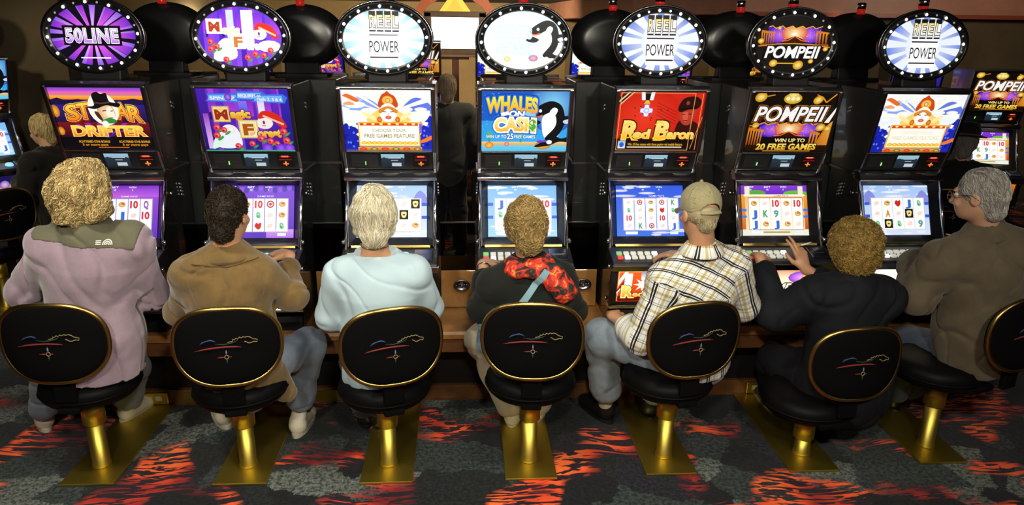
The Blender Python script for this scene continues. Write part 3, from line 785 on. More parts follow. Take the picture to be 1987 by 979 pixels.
def orca(c, x, y, s, hat=False):
    X = lambda a, b: (x+a*s, y+b*s)
    c.blob([X(-.07, -.28), X(-.12, -.1), X(-.10, .11), X(.12, .22), X(.24, .05), X(.2, -.2), X(.05, -.36)], 'ffffff')
    c.blob([X(-.36, .12), X(-.26, .24), X(-.05, .36), X(.1, .36), X(.22, .26), X(.27, .02), X(.2, -.2), X(.05, -.34), X(-.06, -.30), X(.1, -.1), X(.12, .06), X(.04, .18), X(-.16, .10)], '0a0c10')
    c.blob([X(.0, .18), X(.07, .26), X(.14, .22), X(.1, .12), X(.04, .1)], 'f4f8ff')
    c.blob([X(.18, .08), X(.4, .1), X(.44, -.06), X(.3, -.04), X(.18, -.1)], '0a0c10'); c.blob([X(.24, .02), X(.33, .05), X(.35, -.02), X(.27, -.03)], 'c8dcf0')
    c.blob([X(-.24, -.46), X(-.12, -.38), X(.02, -.36), X(.1, -.26), X(.22, -.3), X(.34, -.28), X(.4, -.38), X(.2, -.36), X(.0, -.44)], '0a0c10'); c.ell(x+.02*s, y-.37*s, .05*s, .04*s, 'ffffff', None, 10)
    c.ell(x-.16*s, y+.2*s, .03*s, .03*s, 'ffffff', None, 8); c.line([X(-.33, .10), X(-.2, .09), X(-.12, .12)], .03*s, 'e06030')
    c.blob([X(-.4, -.02), X(-.3, .06), X(-.14, .0), X(-.24, -.06)], '101418')
def art_whales(c, pale=False):
    top, bot = ('c8ecff', 'e8f8ff') if pale else ('2a80e0', '38b0f0')
    c.rect(0, 0, c.w, c.h, bot, top)
    k = c.w/1.36
    if not pale:
        c.rect(0, .5, 1.36, 1, '1860c8', '1c58c0'); c.ell(1.12, .75, .4, .45, '1c58c0', '88d8f8', 24)
        rg = random.Random(5)
        for i in range(60): c.ell(rg.uniform(0, .9), rg.uniform(.25, .98), rg.uniform(.004, .01), rg.uniform(.004, .01), '98d8ff', None, 5)
        c.rect(0, .10, 1.36, .16, 'e0a850', 'f0d090'); c.rect(0, 0, 1.36, .10, '58c0e8', '70d0f0')
        for x in (.12, .62): c.rect(x-.012, .15, x+.012, .3, '38a048'); c.ell(x, .3, .04, .03, '50c050', None, 8)
        c.ell(.12, .1, .07, .06, 'e07820', 'ffd050', 10); c.ell(.4, .12, .04, .04, 'e05050', 'ffc0a0', 8); c.ell(.98, .1, .13, .07, 'd07818', 'ffc860', 10); c.ell(.98, .16, .1, .03, '6838c0', None, 8)
        for i in range(6): c.ell(.9+.035*i, .17+.01*(i % 2), .025, .02, '7048d0', None, 6)
    orca(c, 1.06*k, .50 if not pale else .52*c.h, .92 if not pale else .85*k)
    if pale:
        c.rect(.2*k, .1, 1.2*k, .2, 'e8e0c0', 'e0f4f8'); c.ell(.4*k, .18, .06, .05, 'e0a840', 'fff0c0', 8); c.ell(.85*k, .2, .09, .06, '9060c0', 'f0b060', 8)
        c.text('WHALES', .47*k, .66, .17, 'f4faff', .7, [(.07, 'b8dcf0')], .04, arc=.25); c.text('ON', .5*k, .5, .07, 'ffffff', .2, [(.06, 'a8d0e8')], .03); c.text('CASH', .52*k, .36, .15, 'f8fcff', .6, [(.07, 'b0d8ec')], .04, arc=.15)
        return
    c.text('WHALES', .47, .80, .23, 'ffa818', .78, [(.12, '1040a8'), (.07, '2878e0')], .05, top='fff040', arc=.22)
    c.text('ON', .55, .635, .09, 'ffffff', .24, [(.1, '3068c0')], .05, shear=.2, slope=-.05); c.line([(.30, .62), (.42, .65)], .06, 'ffffff'); c.line([(.68, .645), (.84, .60)], .06, '90c8f8')
    c.text('CASH', .52, .46, .20, 'ffb828', .62, [(.13, '1040a8'), (.09, 'ffffff')], .05, top='fff090', arc=.18)
    c.text('$', .80, .46, .15, '48b048', .09, [(.06, 'ffe880')], .05)
    c.text('WIN UP TO', .23, .255, .05, 'ffffff', .32, [(.05, '1848a0')], .02); c.text('25', .45, .26, .09, 'ffffff', .1, [(.06, '1848a0')], .03); c.text('FREE GAMES', .68, .255, .05, 'ffffff', .33, [(.05, '1848a0')], .02)
def art_baron(c):
    c.rect(0, 0, 1.36, 1, 'c81008', 'd8281c'); c.ell(.45, .55, .6, .5, 'd02010', 'f03a20', 24)
    rg = random.Random(3)
    for i in range(8): c.ell(rg.uniform(.1, .8), rg.uniform(.5, .92), .014, .014, '801008', None, 7)
    for i in range(5): c.line([(.62, .82-.05*i), (.95, .66-.05*i)], .012, 'a81810')
    c.poly([(0, .78), (0, .9), (.1, 1), (.22, 1)], '3a1810'); c.line([(.0, .83), (.17, 1.0)], .022, 'f0d8b0'); c.line([(.03, .79), (.24, 1.0)], .014, 'f0d8b0')
    # medal on its ribbon
    c.poly([(.34, 1.0), (.56, 1.0), (.54, .86), (.36, .86)], 'f8f8ff'); c.poly([(.40, 1.0), (.50, 1.0), (.48, .84), (.42, .84)], '101018'); c.poly([(.43, .86), (.47, .86), (.5, .80), (.40, .80)], 'f0c030')
    for i in range(8):
        a = math.pi/4*i+.39; c.poly([(.45+.03*math.cos(a+1.2), .69+.03*math.sin(a+1.2)), (.45+.12*math.cos(a), .69+.12*math.sin(a)), (.45+.03*math.cos(a-1.2), .69+.03*math.sin(a-1.2))], '5a90ff')
    for i in range(4):
        a = math.pi/2*i; c.poly([(.45+.05*math.cos(a+1.2), .69+.05*math.sin(a+1.2)), (.45+.10*math.cos(a+.25), .69+.10*math.sin(a+.25)), (.45+.10*math.cos(a-.25), .69+.10*math.sin(a-.25)), (.45+.05*math.cos(a-1.2), .69+.05*math.sin(a-1.2))], 'f4f4ff')
    c.ell(.45, .69, .05, .05, 'a0b8ff', 'ffffff', 12)
    # airman in a peaked cap
    c.blob([(.95, .35), (1.0, .52), (1.12, .5), (1.22, .52), (1.32, .45), (1.36, .3), (1.0, .3)], '380a08'); c.blob([(1.0, .68), (1.02, .52), (1.1, .45), (1.18, .47), (1.24, .6), (1.24, .72)], 'b83a28'); c.blob([(1.04, .66), (1.06, .55), (1.12, .5), (1.13, .66)], 'd85840')
    c.blob([(.96, .70), (.97, .80), (1.04, .90), (1.2, .93), (1.31, .86), (1.28, .74), (1.14, .72), (1.02, .67)], '2a0806'); c.line([(.98, .715), (1.12, .73), (1.26, .74)], .035, '150404'); c.ell(1.10, .82, .03, .035, '904020', None, 8)
    c.line([(1.03, .63), (1.08, .635)], .014, '501008'); c.line([(1.13, .635), (1.19, .64)], .014, '501008'); c.line([(1.07, .53), (1.13, .53)], .014, '701810')
    c.rect(.0, 0, 1.36, .22, '140404'); c.poly([(0, .22), (1.36, .22), (1.36, .34), (.9, .22)], ['140404', '140404', '300806', '140404'])
    # blackletter-like title
    for body, x, w_, h_ in (('R', .22, .22, .30), ('ed', .42, .26, .15), ('B', .74, .20, .30), ('aron', 1.05, .42, .15)):
        y = .36 if h_ > .2 else .30
        c.text(body, x, y, h_, 'ffb820', w_, [(.09, '3a0804'), (.045, 'ffe060')], .015, top='fff0a0', shear=.08)
    for x, y in ((.08, .28), (.60, .22), (.12, .44), (.62, .46)): c.line([(x, y), (x+.06, y+.05), (x+.14, y+.02)], .02, 'ffc830')
    c.line([(.62, .2), (.68, .24), (.8, .22)], .02, 'ffc830'); c.line([(.14, .23), (.3, .26)], .018, 'ffc830')
    c.rect(.05, .05, .17, .18, 'e8f0ff', 'a0c0ff'); c.ell(.11, .115, .04, .045, '3060d0', None, 8)
    c.text('Win 15 free games with three paying red medals feature.', .66, .125, .04, 'f0b020', .9, None, .02); c.line([(.2, .075), (1.1, .075)], .018, 'f0e8d8')
    c.frame(.02, .02, 1.20, .99, .009, 'f8b060'); c.line([(1.24, .05), (1.36, .6)], .008, 'f0a050'); c.line([(1.32, .03), (1.32, .98)], .008, 'f8b060')
def columns(c, x, y, w_, h_, n=6):
    c.poly([(x, y+h_), (x+w_, y+h_*.9), (x+w_, y+h_*1.05), (x, y+h_*1.2)], 'd87818')
    for i in range(n):
        q = x+w_*i/n; c.rect(q, y, q+w_/n*.55, y+h_, '8a3808', 'e89028')
    c.rect(x-.01, y-.03, x+w_+.01, y, 'b05810')
def eruption(c, cx, y0, w_, h_):
    c.rect(cx-w_/2, y0, cx+w_/2, y0+h_, '4018a8', '3a10b0')
    c.ell(cx-w_*.25, y0+h_*.5, w_*.25, h_*.55, '4a20c0', 'd070f0', 16); c.ell(cx+w_*.25, y0+h_*.5, w_*.25, h_*.55, '4a20c0', 'd070f0', 16)
    c.ell(cx, y0+h_*.6, w_*.24, h_*.6, 'e05018', 'fff0b0', 18); c.ell(cx, y0+h_*.55, w_*.09, h_*.28, 'ffd060', 'ffffff', 12)
    rg = random.Random(6)
    for i in range(40): c.ell(cx+rg.uniform(-.48, .48)*w_, y0+rg.uniform(.1, .9)*h_, .006, .006, 'ffd0ff', None, 5)
    for sg in (-1, 1):
        c.poly([(cx, y0+h_*.45), (cx+sg*w_*.3, y0), (cx, y0)][::sg], '2a0c04'); c.line([(cx, y0+h_*.42), (cx+sg*w_*.12, y0+h_*.16), (cx+sg*w_*.24, y0+h_*.1)], .016, 'ff7018')
    pts = [(cx-w_*.5+w_*i/16, y0+h_*(.98+.09*math.sin(i*2.1))) for i in range(17)]
    c.shape(pts+[(cx+w_/2, y0+h_*1.25), (cx-w_/2, y0+h_*1.25)], '0a0604'); c.line(pts, .014, 'ffb030')
def art_pompeii(c):
    c.rect(0, 0, 1.36, 1, '050302', '120a04')
    coin(c, .12, .92, .1); c.line([(.2, .93), (.34, .96)], .018, 'd89018'); coin(c, 1.06, .88, .085, .5)
    c.ell(.64, .90, .15, .09, 'c89818', 'ffe870', 14); c.ell(.64, .955, .09, .05, 'e8c030', 'fff0a0', 10)
    for i in range(3): c.ell(.56+.08*i, .90, .035, .035, 'fff0a0', 'fffbe0', 8)
    c.line([(1.12, .93), (1.2, .84), (1.26, .9), (1.34, .98)], .02, 'e89820'); c.line([(1.02, .97), (1.1, .93)], .015, 'e89820')
    for i in range(30): c.ell(.1+.04*i, .58+.03*math.sin(i*2.3), .03, .05, '4a1c08', None, 6)
    eruption(c, .68, .26, 1.0, .24)
    columns(c, .0, .12, .26, .26); columns(c, 1.04, .05, .16, .28, 3); c.poly([(1.1, 0), (1.36, 0), (1.36, .55), (1.26, .45)], ['a85010', 'd88020', 'f0a838', 'c86818'])
    c.rect(0, 0, 1.36, .13, '0a0502', '2a1204')
    c.text('POMPEII', .64, .665, .24, 'fff8f0', 1.16, [(.10, '180804'), (.075, 'c87820'), (.055, '301004')], .025, shear=.25, top='ffffff')
    c.poly([(1.22, .52), (1.30, .52), (1.36, .7), (1.36, .78)], 'fff8f0')
    coin(c, 1.18, .44, .08); coin(c, 1.3, .42, .06); coin(c, .1, .47, .06); c.line([(.0, .46), (.2, .5)], .015, 'e89820')
    c.text('WIN UP TO', .72, .215, .06, 'ffd040', .50, [(.06, '3a1404')], .03, top='fff8c0'); c.text('20 FREE GAMES', .68, .105, .10, 'f0a818', 1.0, [(.07, '2a0c02')], .035, top='fff070', shear=.1)
    c.line([(.3, .03), (1.1, .03)], .014, 'd09020')
TOP_ART = dict(star=art_star, magic=art_magic, choy=art_choy, choy_pale=lambda c: art_choy(c, True), whales=art_whales, baron=art_baron, pompeii=art_pompeii)

def sign_reel(c, bright=False):
    c.rect(0, 0, c.w, c.h, 'f0f6ff' if not bright else 'fafcff'); cx, cy = c.w/2, c.h/2
    c.rays(cx, cy, 15, .62, 'ffffff', '1a68e0' if not bright else '5aa4f0', .55, 7, 1.35)
    c.ell(cx, cy, .34, .40, 'e8f4ff', 'ffffff', 28); c.rect(cx-.25, cy-.40, cx+.27, cy+.42, 'ffffff')
    for i, ch in enumerate('REEL'):
        x = cx-.19+.135*i; c.rect(x-.058, .66, x+.058, .97, '101010'); c.rect(x-.05, .665, x+.05, .74, 'ffffff' if not bright else 'fbfbff')
        c.rect(x-.05, .70, x+.05, .885, 'ffffff'); c.text(ch, x, .80, .20, 'fffdf0', .085, [(.05, '181410')], .02, top='f8e078'); c.rect(x-.058, .62, x+.058, .65, '181820')
    c.rect(cx-.25, .555, cx+.25, .58, '141414' if not bright else '60646c')
    c.text('POWER', cx+.005, .37, .20, '101014', .52, None, .0); c.rect(cx-.25, .175, cx+.25, .20, '141414')
def sign_50(c):
    cx, cy = c.w/2, c.h/2
    c.rect(0, 0, c.w, c.h, '0a0418'); c.rays(cx, cy, 17, .62, 'f8b0ff', '3a18b8', .45, 2, 1.35); c.rays(cx, cy, 11, .60, 'f060e8', '3010a8', .5, 9, 1.35)
    c.ell(cx, cy, .35, .30, '8a30d0', 'ffd0ff', 20) if False else None
    c.rect(cx-.5, .33, cx+.47, .66, '08040e')
    c.text('50LINE', cx-.02, .495, .22, 'b070e0', .86, [(.065, 'ffffff'), (.03, '8030b0')], .0, space=1.12, top='ffffff')
    c.rect(cx-.25, .115, cx+.25, .135, 'f0e8ff')
def sign_magic(c):
    w = c.w; c.rect(0, 0, w, 1, '8048e0', '6830d0'); magic_common(c, w); c.rect(.5, .4, .62, .95, 'c8d0ff'); c.rect(.75, .35, .95, .95, 'e0e8ff')
    c.rect(.15, .55, .42, .80, 'fff4e0'); c.text('M', .285, .67, .15, 'b04020', .16, None, .05); c.text('agic', .57, .62, .12, 'fff8c0', .26, [(.06, 'ffe8ff')], .05)
    c.blob([(.25, .1), (.3, .35), (.45, .48), (.6, .4), (.62, .15)], 'ffffff'); c.rect(.55, .30, .8, .56, 'fffaf0'); c.text('F', .675, .42, .16, 'c87838', .12, None, .05); c.text('orest', .97, .36, .12, 'fff8d8', .3, [(.06, 'ffe8ff')], .05)
    girl(c, 1.1, .56, .6); c.ell(1.2, .35, .2, .1, 'ffffff', None, 12)
    for x, y in ((.2, .42), (.3, .34), (.2, .3), (.95, .22), (1.1, .2), (.82, .16), (1.22, .28), (.45, .12)): rose_leaf(c, x+.05, y-.05, .05); rose(c, x, y, .055)
def sign_whales(c): art_whales(c, True)
def sign_pompeii(c):
    c.rect(0, 0, c.w, c.h, '060302'); cx = c.w/2; eruption(c, cx, .52, 1.0, .28); columns(c, .08, .5, .26, .2); columns(c, 1.1, .5, .24, .2, 4)
    c.shape([(.02, .48), (cx, .53), (1.40, .47), (1.40, .42), (.02, .42)], '060302'); c.line([(.04, .46), (.4, .50), (cx, .51), (1.05, .495), (1.38, .45)], .018, 'e89020')
    c.text('POMPEII', cx-.02, .36, .20, 'ffffff', 1.02, [(.07, '1a0a04')], .03, shear=.25)
    coin(c, .08, .55, .06); coin(c, .35, .16, .08); coin(c, .82, .13, .1); coin(c, 1.05, .2, .05); coin(c, 1.3, .42, .05); c.line([(.4, .16), (.8, .16)], .02, 'e8b030'); coin(c, .4, .78, .04)
SIGN_ART = dict(reel=sign_reel, reel_bright=lambda c: sign_reel(c, True), fifty=sign_50, magic=sign_magic, whales=sign_whales, pompeii=sign_pompeii)

def symbol(c, k, x, y, s, rg):
    if k in ('10', 'J', 'K', 'Q', 'A', '9'):
        col = {'10': 'd83040', 'J': '3070d0', 'K': '38a058', 'Q': 'a050c0', 'A': 'e08820', '9': '50a0a0'}[k]
        c.text(k, x, y, s*1.0, col, s*(.62 if len(k) == 1 else 1.0), [(.05, 'f8f0f0')], .04)
    elif k == 'chip': c.ell(x, y, s*.55, s*.55, 'b02030', 'ff8080', 14); c.ell(x, y, s*.35, s*.35, 'ffffff', None, 12); c.ell(x, y, s*.22, s*.22, 'c03040', None, 10)
    elif k == 'dark': c.rect(x-s*.65, y-s*.7, x+s*.65, y+s*.7, '181008'); c.blob([(x-s*.4, y+s*.3), (x, y+s*.45), (x+s*.4, y+s*.3), (x+s*.25, y-s*.4), (x-s*.25, y-s*.4)], 'f0e090'); c.ell(x, y, s*.2, s*.12, '604010', None, 8)
    elif k == 'gold': c.ell(x, y, s*.5, s*.4, 'd09030', 'ffe8a0', 12); c.ell(x+.1*s, y+.1*s, s*.25, s*.15, 'c86820', None, 8)
    elif k == 'green': c.ell(x, y, s*.3, s*.5, '58b878', 'c0f0d0', 12, .3); c.ell(x-.1*s, y-.2*s, s*.2, s*.2, '48a868', None, 8)
    elif k == 'red': c.blob([(x-s*.5, y), (x-s*.2, y+s*.5), (x, y+s*.3), (x+s*.4, y+s*.5), (x+s*.4, y-s*.2), (x, y-s*.55)], 'd02818')
    elif k == 'pale': c.ell(x, y, s*.4, s*.3, 'f4d8c8', 'fff4f0', 10); c.line([(x-s*.3, y-s*.3), (x+s*.3, y+s*.3)], .01, 'f0c0c0')
def reels(c, style, rows, seed=1):
    rg = random.Random(seed); w, h = c.w, c.h
    S = dict(star=('a050d8', '6838c8', 'ffffff'), magic=('7838d8', '5a30c0', 'fffaf4'), choy=('a8c8f8', 'd8e4ff', 'fffdf6'), whale=('78b0f0', 'a0d0ff', 'f0f8ff'), baron=('2a58e0', '4078e8', 'f4f4ff'), pomp=('e8b050', 'f8e8c0', 'fffdf0'))[style]
    c.rect(0, 0, w, h, S[1], S[0])
    if style in ('choy', 'whale', 'baron'):
        for i in range(14): c.ell(rg.uniform(0, w), rg.uniform(.72, 1) if i < 9 else rg.uniform(0, .2), rg.uniform(.1, .25), .025, mix(hexc(S[0]), (1, 1, 1), .5), mix(hexc(S[1]), (1, 1, 1), .8), 10)
    if style == 'choy':
        for x in (.1, 1.2): c.blob([(x-.12, .72), (x, .9), (x+.14, .74), (x+.05, .6)], '8890e0')
    if style == 'magic':
        for i in range(16): c.ell(i*w/15, .93+.02*math.sin(i), .05, .06, '3a20a8' if i % 2 else '8848e0', None, 8)
        c.rect(w*.62, 0, w, .16, 'b870e8', 'd0a0f8')
    if style == 'star': c.poly([(0, .75), (w, .78), (w, 1), (0, 1)], ['d070d8', 'c060f0', '8030d0', '6020c0'])
    if style == 'pomp':
        c.rect(0, .82, w, 1, '6a28c0', '8a38d8'); c.ell(.3, .84, .2, .07, '58a838', None, 12); c.ell(1.1, .84, .25, .06, '68b840', None, 12)
        for x in (.12, 1.2): c.rect(x-.05, .82, x+.05, .98, 'f0e8c8')
        c.rect(.0, .12, .07, .8, 'd86018', 'f0a030'); c.rect(w-.07, .12, w, .8, 'c84818', 'f0a030'); c.rect(0, 0, w, .12, 'e8ecd8'); c.rect(.05, .78, w-.05, .82, 'f4f0e0'); c.rect(.2, .05, .95, .08, 'b89838')
        for y in (.35, .48): c.rect(0, y, .09, y+.05, '3878e8'); c.rect(w-.09, y, w, y+.05, '3878e8')
    if style in ('choy', 'whale'):
        for y in (.35, .6): c.rect(0, y, .1, y+.06, '3060d8'); c.rect(w-.1, y, w, y+.06, '3060d8')
    for x, t in ((.14*w, 'CREDIT'), (.40*w, 'BET'), (.64*w, 'WIN')):
        c.text(t, x, .965, .032, 'ffffff', .13, None, .01); c.text({'CREDIT': '20', 'BET': '50', 'WIN': '0'}[t], x, .915, .032, 'ffffff', None, None, .01)
    c.text('GAME PAYS', .6*w, .79, .03, 'f8f0ff' if style != 'pomp' else 'c07030', .3, None, .01)
    x0, x1, y0, y1 = .10*w, .92*w, .12, .74
    n = 5; cw = (x1-x0)/n
    for i in range(n):
        c.rect(x0+cw*i+.006, y0, x0+cw*(i+1)-.006, y1, S[2], 'ffffff')
    c.frame(x0-.008, y0-.012, x1+.008, y1+.012, .008, 'e0c8a0' if style != 'pomp' else '9a3020')
    R = len(rows); ch = (y1-y0)/R
    for r_, row in enumerate(rows):
        for i, k in enumerate(row.split()):
            if k != '.': symbol(c, k, x0+cw*(i+.5), y1-ch*(r_+.5), min(cw, ch)*.62, rg)
    c.rect(.12*w, .03, .30*w, .085, 'ffffff' if style in ('baron', 'whale') else 'f0f4ff'); c.rect(.78*w, .03, .9*w, .085, 'e8f0ff')
def belly_art(c, style):
    w, h = c.w, c.h
    if style == 'baron':
        c.rect(0, 0, w, h, 'c83008', 'f06020'); c.ell(.55*w, .62*h, .5, .45, 'e04810', 'ffc890', 18); c.frame(.02, .02, w-.02, h-.02, .02, 'f8c080')
        c.poly([(.03, .5), (.03, .7), (.2, .98), (.3, .98)], 'fff0e0'); c.line([(.0, .35), (.3, .8)], .05, '802010'); c.line([(.0, .28), (.3, .7)], .03, 'ffffff')
        c.rect(.2, .5, .42, .92, 'ffffff', 'fff8f0')
        for i in range(8): a = math.pi/4*i; c.poly([(.72+.06*math.cos(a+1.2), .56+.06*math.sin(a+1.2)), (.72+.26*math.cos(a), .56+.26*math.sin(a)), (.72+.06*math.cos(a-1.2), .56+.06*math.sin(a-1.2))], 'fff4e8')
        c.ell(.72, .56, .12, .12, 'ffe0c0', 'ffffff', 12); c.rect(.66, .72, .78, .98, 'f4f0f0', '8890a0'); c.rect(.03, .03, w-.03, .2, '400c04', '701408')
        c.text('R', .30, .34, .34, 'ff9018', .26, [(.1, '801808'), (.06, 'fff0a0')], .04, top='ffe870'); c.text('ed', .62, .26, .18, 'ffa020', .3, [(.08, '801808')], .04, top='fff0a0'); c.text('B', 1.1, .34, .34, 'ff9018', .26, [(.1, '801808')], .04, top='fff0a0'); c.text('aron', 1.55, .26, .18, 'ffa020', .5, [(.08, '801808')], .04, top='fff0a0')
    elif style == 'pomp':
        c.rect(0, 0, w, h, '501c04', 'c06810'); c.ell(.5*w, .62, .9, .5, 'c85810', 'fff8d0', 18); c.ell(.75*w, .75, .4, .2, '8030c0', 'f0a0ff', 12); c.text('POMPEII', .5*w, .42, .26, 'fff8e0', 1.3, [(.08, '401004')], .03, shear=.25)
        for x in (.2, .5, 1.7, 1.9): coin(c, x, .8, .1)
        c.rect(0, 0, w, .16, '181004')
    elif style == 'choy':
        c.rect(0, 0, w, h, 'f8e8a0', 'fffff8'); c.ell(.5*w, .6, .9, .5, 'fff8d8', 'ffffff', 18); c.rect(0, 0, w, .2, 'f0c038', 'fff0a0')
        for x in (.3, .9, 1.5, 1.9): c.ell(x, .34, .16, .12, 'e09018', 'ffe060', 10); c.ell(x, .45, .06, .1, '5838a0', None, 8)
    elif style == 'star':
        c.rect(0, 0, w, h, '100828', '201858'); c.rect(0, .3, w, .45, 'e8e0ff', '6a70ff'); c.blob([(.9, .3), (1.2, .7), (1.5, .5), (1.5, .3)], 'f0a060'); c.text('STAR DRIFTER', .5*w, .14, .14, 'f0d060', 1.6, None, .03); c.ell(1.2, .6, .2, .2, '7050e0', 'ffd0b0', 10)
    else:
        c.rect(0, 0, w, h, '6838b0', 'b080e8'); c.ell(1.5, .5, .3, .3, '8a50d8', 'f0e0ff', 12); c.rect(0, 0, w, .2, '2a1850', '9a78d8'); c.text('Magic Forest', .5*w, .5, .2, 'ffe8a0', 1.5, [(.06, '401880')], .03)
def lcd_art(c):
    c.rect(0, 0, c.w, c.h, '202c38', '344450'); c.rect(0, .62, c.w, 1, '8ac8e8', 'b8e4f4')
    rg = random.Random(2)
    for i in range(9): x = c.w*i/8; c.ell(x, .60, .16, .12+.05*(i % 2), '2c3a48', None, 8)
    c.rect(.3*c.w, .70, .85*c.w, .76, 'e8f8ff'); c.rect(.42*c.w, .52, .72*c.w, .57, 'c8d8e0'); c.rect(.45*c.w, .1, .86*c.w, .36, 'd8e8f0')
def cross_art(c):
    c.rect(0, 0, c.w, c.h, '0a0404'); c.rect(.2, .80, c.w-.2, .86, '8a2010'); c.ell(.28*c.w, .86, .05, .05, 'e02010', None, 6); c.ell(.72*c.w, .86, .05, .05, 'e02010', None, 6)
    c.rect(.15, .55, c.w-.15, .6, 'a01810'); c.rect(.3*c.w, .78, .7*c.w, .92, 'f03828', 'ff8060')
    c.rect(.5*c.w-.05, .05, .5*c.w+.05, .42, 'f06018', 'ffb060'); c.rect(.5*c.w-.2, .18, .5*c.w+.2, .29, 'f07020')
# ------------------------------------------------------------------ the room
def carpet_material():
    m = bpy.data.materials.new('patterned_carpet'); m.use_nodes = True
    nt = m.node_tree; N = nt.nodes; L = nt.links; b = N['Principled BSDF']
    b.inputs['Roughness'].default_value = .95; b.inputs['Specular IOR Level'].default_value = .1; b.inputs['Sheen Weight'].default_value = .1
    tc = N.new('ShaderNodeTexCoord')
    def noise(scale, detail=3, rough=.5, vec=None, dist=0.0):
        n = N.new('ShaderNodeTexNoise'); n.inputs['Scale'].default_value = scale; n.inputs['Detail'].default_value = detail; n.inputs['Roughness'].default_value = rough; n.inputs['Distortion'].default_value = dist
        L.new(vec or tc.outputs['Object'], n.inputs['Vector']); return n
    def ramp(inp, stops, interp='LINEAR'):
        r = N.new('ShaderNodeValToRGB'); r.color_ramp.interpolation = interp
        while len(r.color_ramp.elements) < len(stops): r.color_ramp.elements.new(.5)
        for e, (p, c) in zip(r.color_ramp.elements, stops): e.position = p; e.color = (*c, 1) if len(c) == 3 else c
        L.new(inp, r.inputs[0]); return r
    def mixc(f, a, bb):
        x = N.new('ShaderNodeMix'); x.data_type = 'RGBA'
        L.new(f, x.inputs[0])
        for s, i in ((a, 6), (bb, 7)):
            if isinstance(s, tuple): x.inputs[i].default_value = (*s, 1)
            else: L.new(s, x.inputs[i])
        return x.outputs[2]
    def mth(op, a, bb=None):
        x = N.new('ShaderNodeMath'); x.operation = op
        for s, i in ((a, 0), (bb, 1)):
            if s is None: continue
            if isinstance(s, (int, float)): x.inputs[i].default_value = s
            else: L.new(s, x.inputs[i])
        return x.outputs[0]
    def warp(amt, scale):
        n = noise(scale, 2); s = N.new('ShaderNodeVectorMath'); s.operation = 'MULTIPLY_ADD'
        L.new(n.outputs['Color'], s.inputs[0]); s.inputs[1].default_value = (amt, amt, 0); L.new(tc.outputs['Object'], s.inputs[2]); return s.outputs[0]
    # angular patches: dark slate, teal grey, plum, charcoal
    vo = N.new('ShaderNodeTexVoronoi'); vo.inputs['Scale'].default_value = 3.4; vo.inputs['Randomness'].default_value = 1
    w1 = warp(.22, 2.2); n9 = noise(22, 3, .7); s9 = N.new('ShaderNodeVectorMath'); s9.operation = 'MULTIPLY_ADD'; L.new(n9.outputs['Color'], s9.inputs[0]); s9.inputs[1].default_value = (.10, .10, 0); L.new(w1, s9.inputs[2]); L.new(s9.outputs[0], vo.inputs['Vector'])
    patch = ramp(vo.outputs['Color'], [(0, (.006, .008, .012)), (.26, (.010, .014, .016)), (.40, (.035, .05, .05)), (.54, (.014, .016, .024)), (.66, (.13, .15, .135)), (.80, (.012, .016, .018)), (.9, (.085, .065, .055))], 'CONSTANT')
    fl = noise(46, 5, .8); fleck = ramp(fl.outputs['Fac'], [(.43, (.02, .03, .04)), (.57, (1.2, 1.2, 1.2))])
    mul = N.new('ShaderNodeMix'); mul.data_type = 'RGBA'; mul.blend_type = 'MULTIPLY'; mul.inputs[0].default_value = .85
    L.new(patch.outputs[0], mul.inputs[6]); L.new(fleck.outputs[0], mul.inputs[7])
    base = mul.outputs[2]
    # flame bunches: strokes combed along a wandering direction
    wv = warp(.55, .9)
    mp = N.new('ShaderNodeMapping'); mp.inputs['Scale'].default_value = (6.0, 34.0, 1); mp.inputs['Rotation'].default_value = (0, 0, .25); L.new(wv, mp.inputs['Vector'])
    st = noise(1.0, 2, .55, mp.outputs[0], .8)
    area = noise(2.4, 1, .4, warp(.3, 1.1))
    am = ramp(area.outputs['Fac'], [(.52, (0, 0, 0)), (.58, (1, 1, 1))])
    sm = ramp(st.outputs['Fac'], [(.50, (0, 0, 0)), (.54, (1, 1, 1))])
    mask = mth('MULTIPLY', am.outputs[0], sm.outputs[0])
    hue = noise(2.3, 2); hc = ramp(hue.outputs['Fac'], [(.36, (.16, .008, .012)), (.44, (.40, .022, .012)), (.52, (.88, .09, .018)), (.65, (.98, .16, .03))])
    # plum shade around the bunches
    am2 = ramp(area.outputs['Fac'], [(.49, (0, 0, 0)), (.58, (1, 1, 1))])
    sh = mixc(mth('MULTIPLY', am2.outputs[0], .6), base, (.018, .006, .014))
    L.new(mixc(mask, sh, hc.outputs[0]), b.inputs['Base Color'])
    pile = noise(420, 2); bp = N.new('ShaderNodeBump'); bp.inputs['Strength'].default_value = .5; bp.inputs['Distance'].default_value = .004
    L.new(pile.outputs['Fac'], bp.inputs['Height']); L.new(bp.outputs[0], b.inputs['Normal'])
    return m
M_BLACK = mat('black_cabinet', (.016, .018, .018), .26, coat=.4)
M_MATTE = mat('matte_black', (.008, .008, .009), .55, spec=.3)
M_CHROME = mat('chrome', (.72, .72, .74), .16, 1.0)
M_DCHROME = mat('dark_chrome', (.25, .25, .27), .25, 1.0)
M_BRASS = mat('brushed_brass', (.60, .46, .08), .42, 1.0, bump=(90, .15, .002))
M_BRASSD = mat('brass_trim', (.42, .30, .09), .3, 1.0)
M_WOOD = mat('counter_wood', (.34, .155, .04), .38, coat=.25, var=(9, .35))
M_DWOOD = mat('dark_wood', (.15, .06, .018), .5, var=(9, .35))
M_WALL = mat('tan_wall', (.30, .21, .10), .9, var=(2.0, .15), bump=(160, .2, .003))
M_WALLD = mat('olive_wall', (.105, .08, .042), .9, var=(1.6, .25), bump=(160, .2, .003))
M_YWALL = mat('ochre_wall', (.62, .42, .12), .9, var=(2.0, .1))
M_SMOKE = None
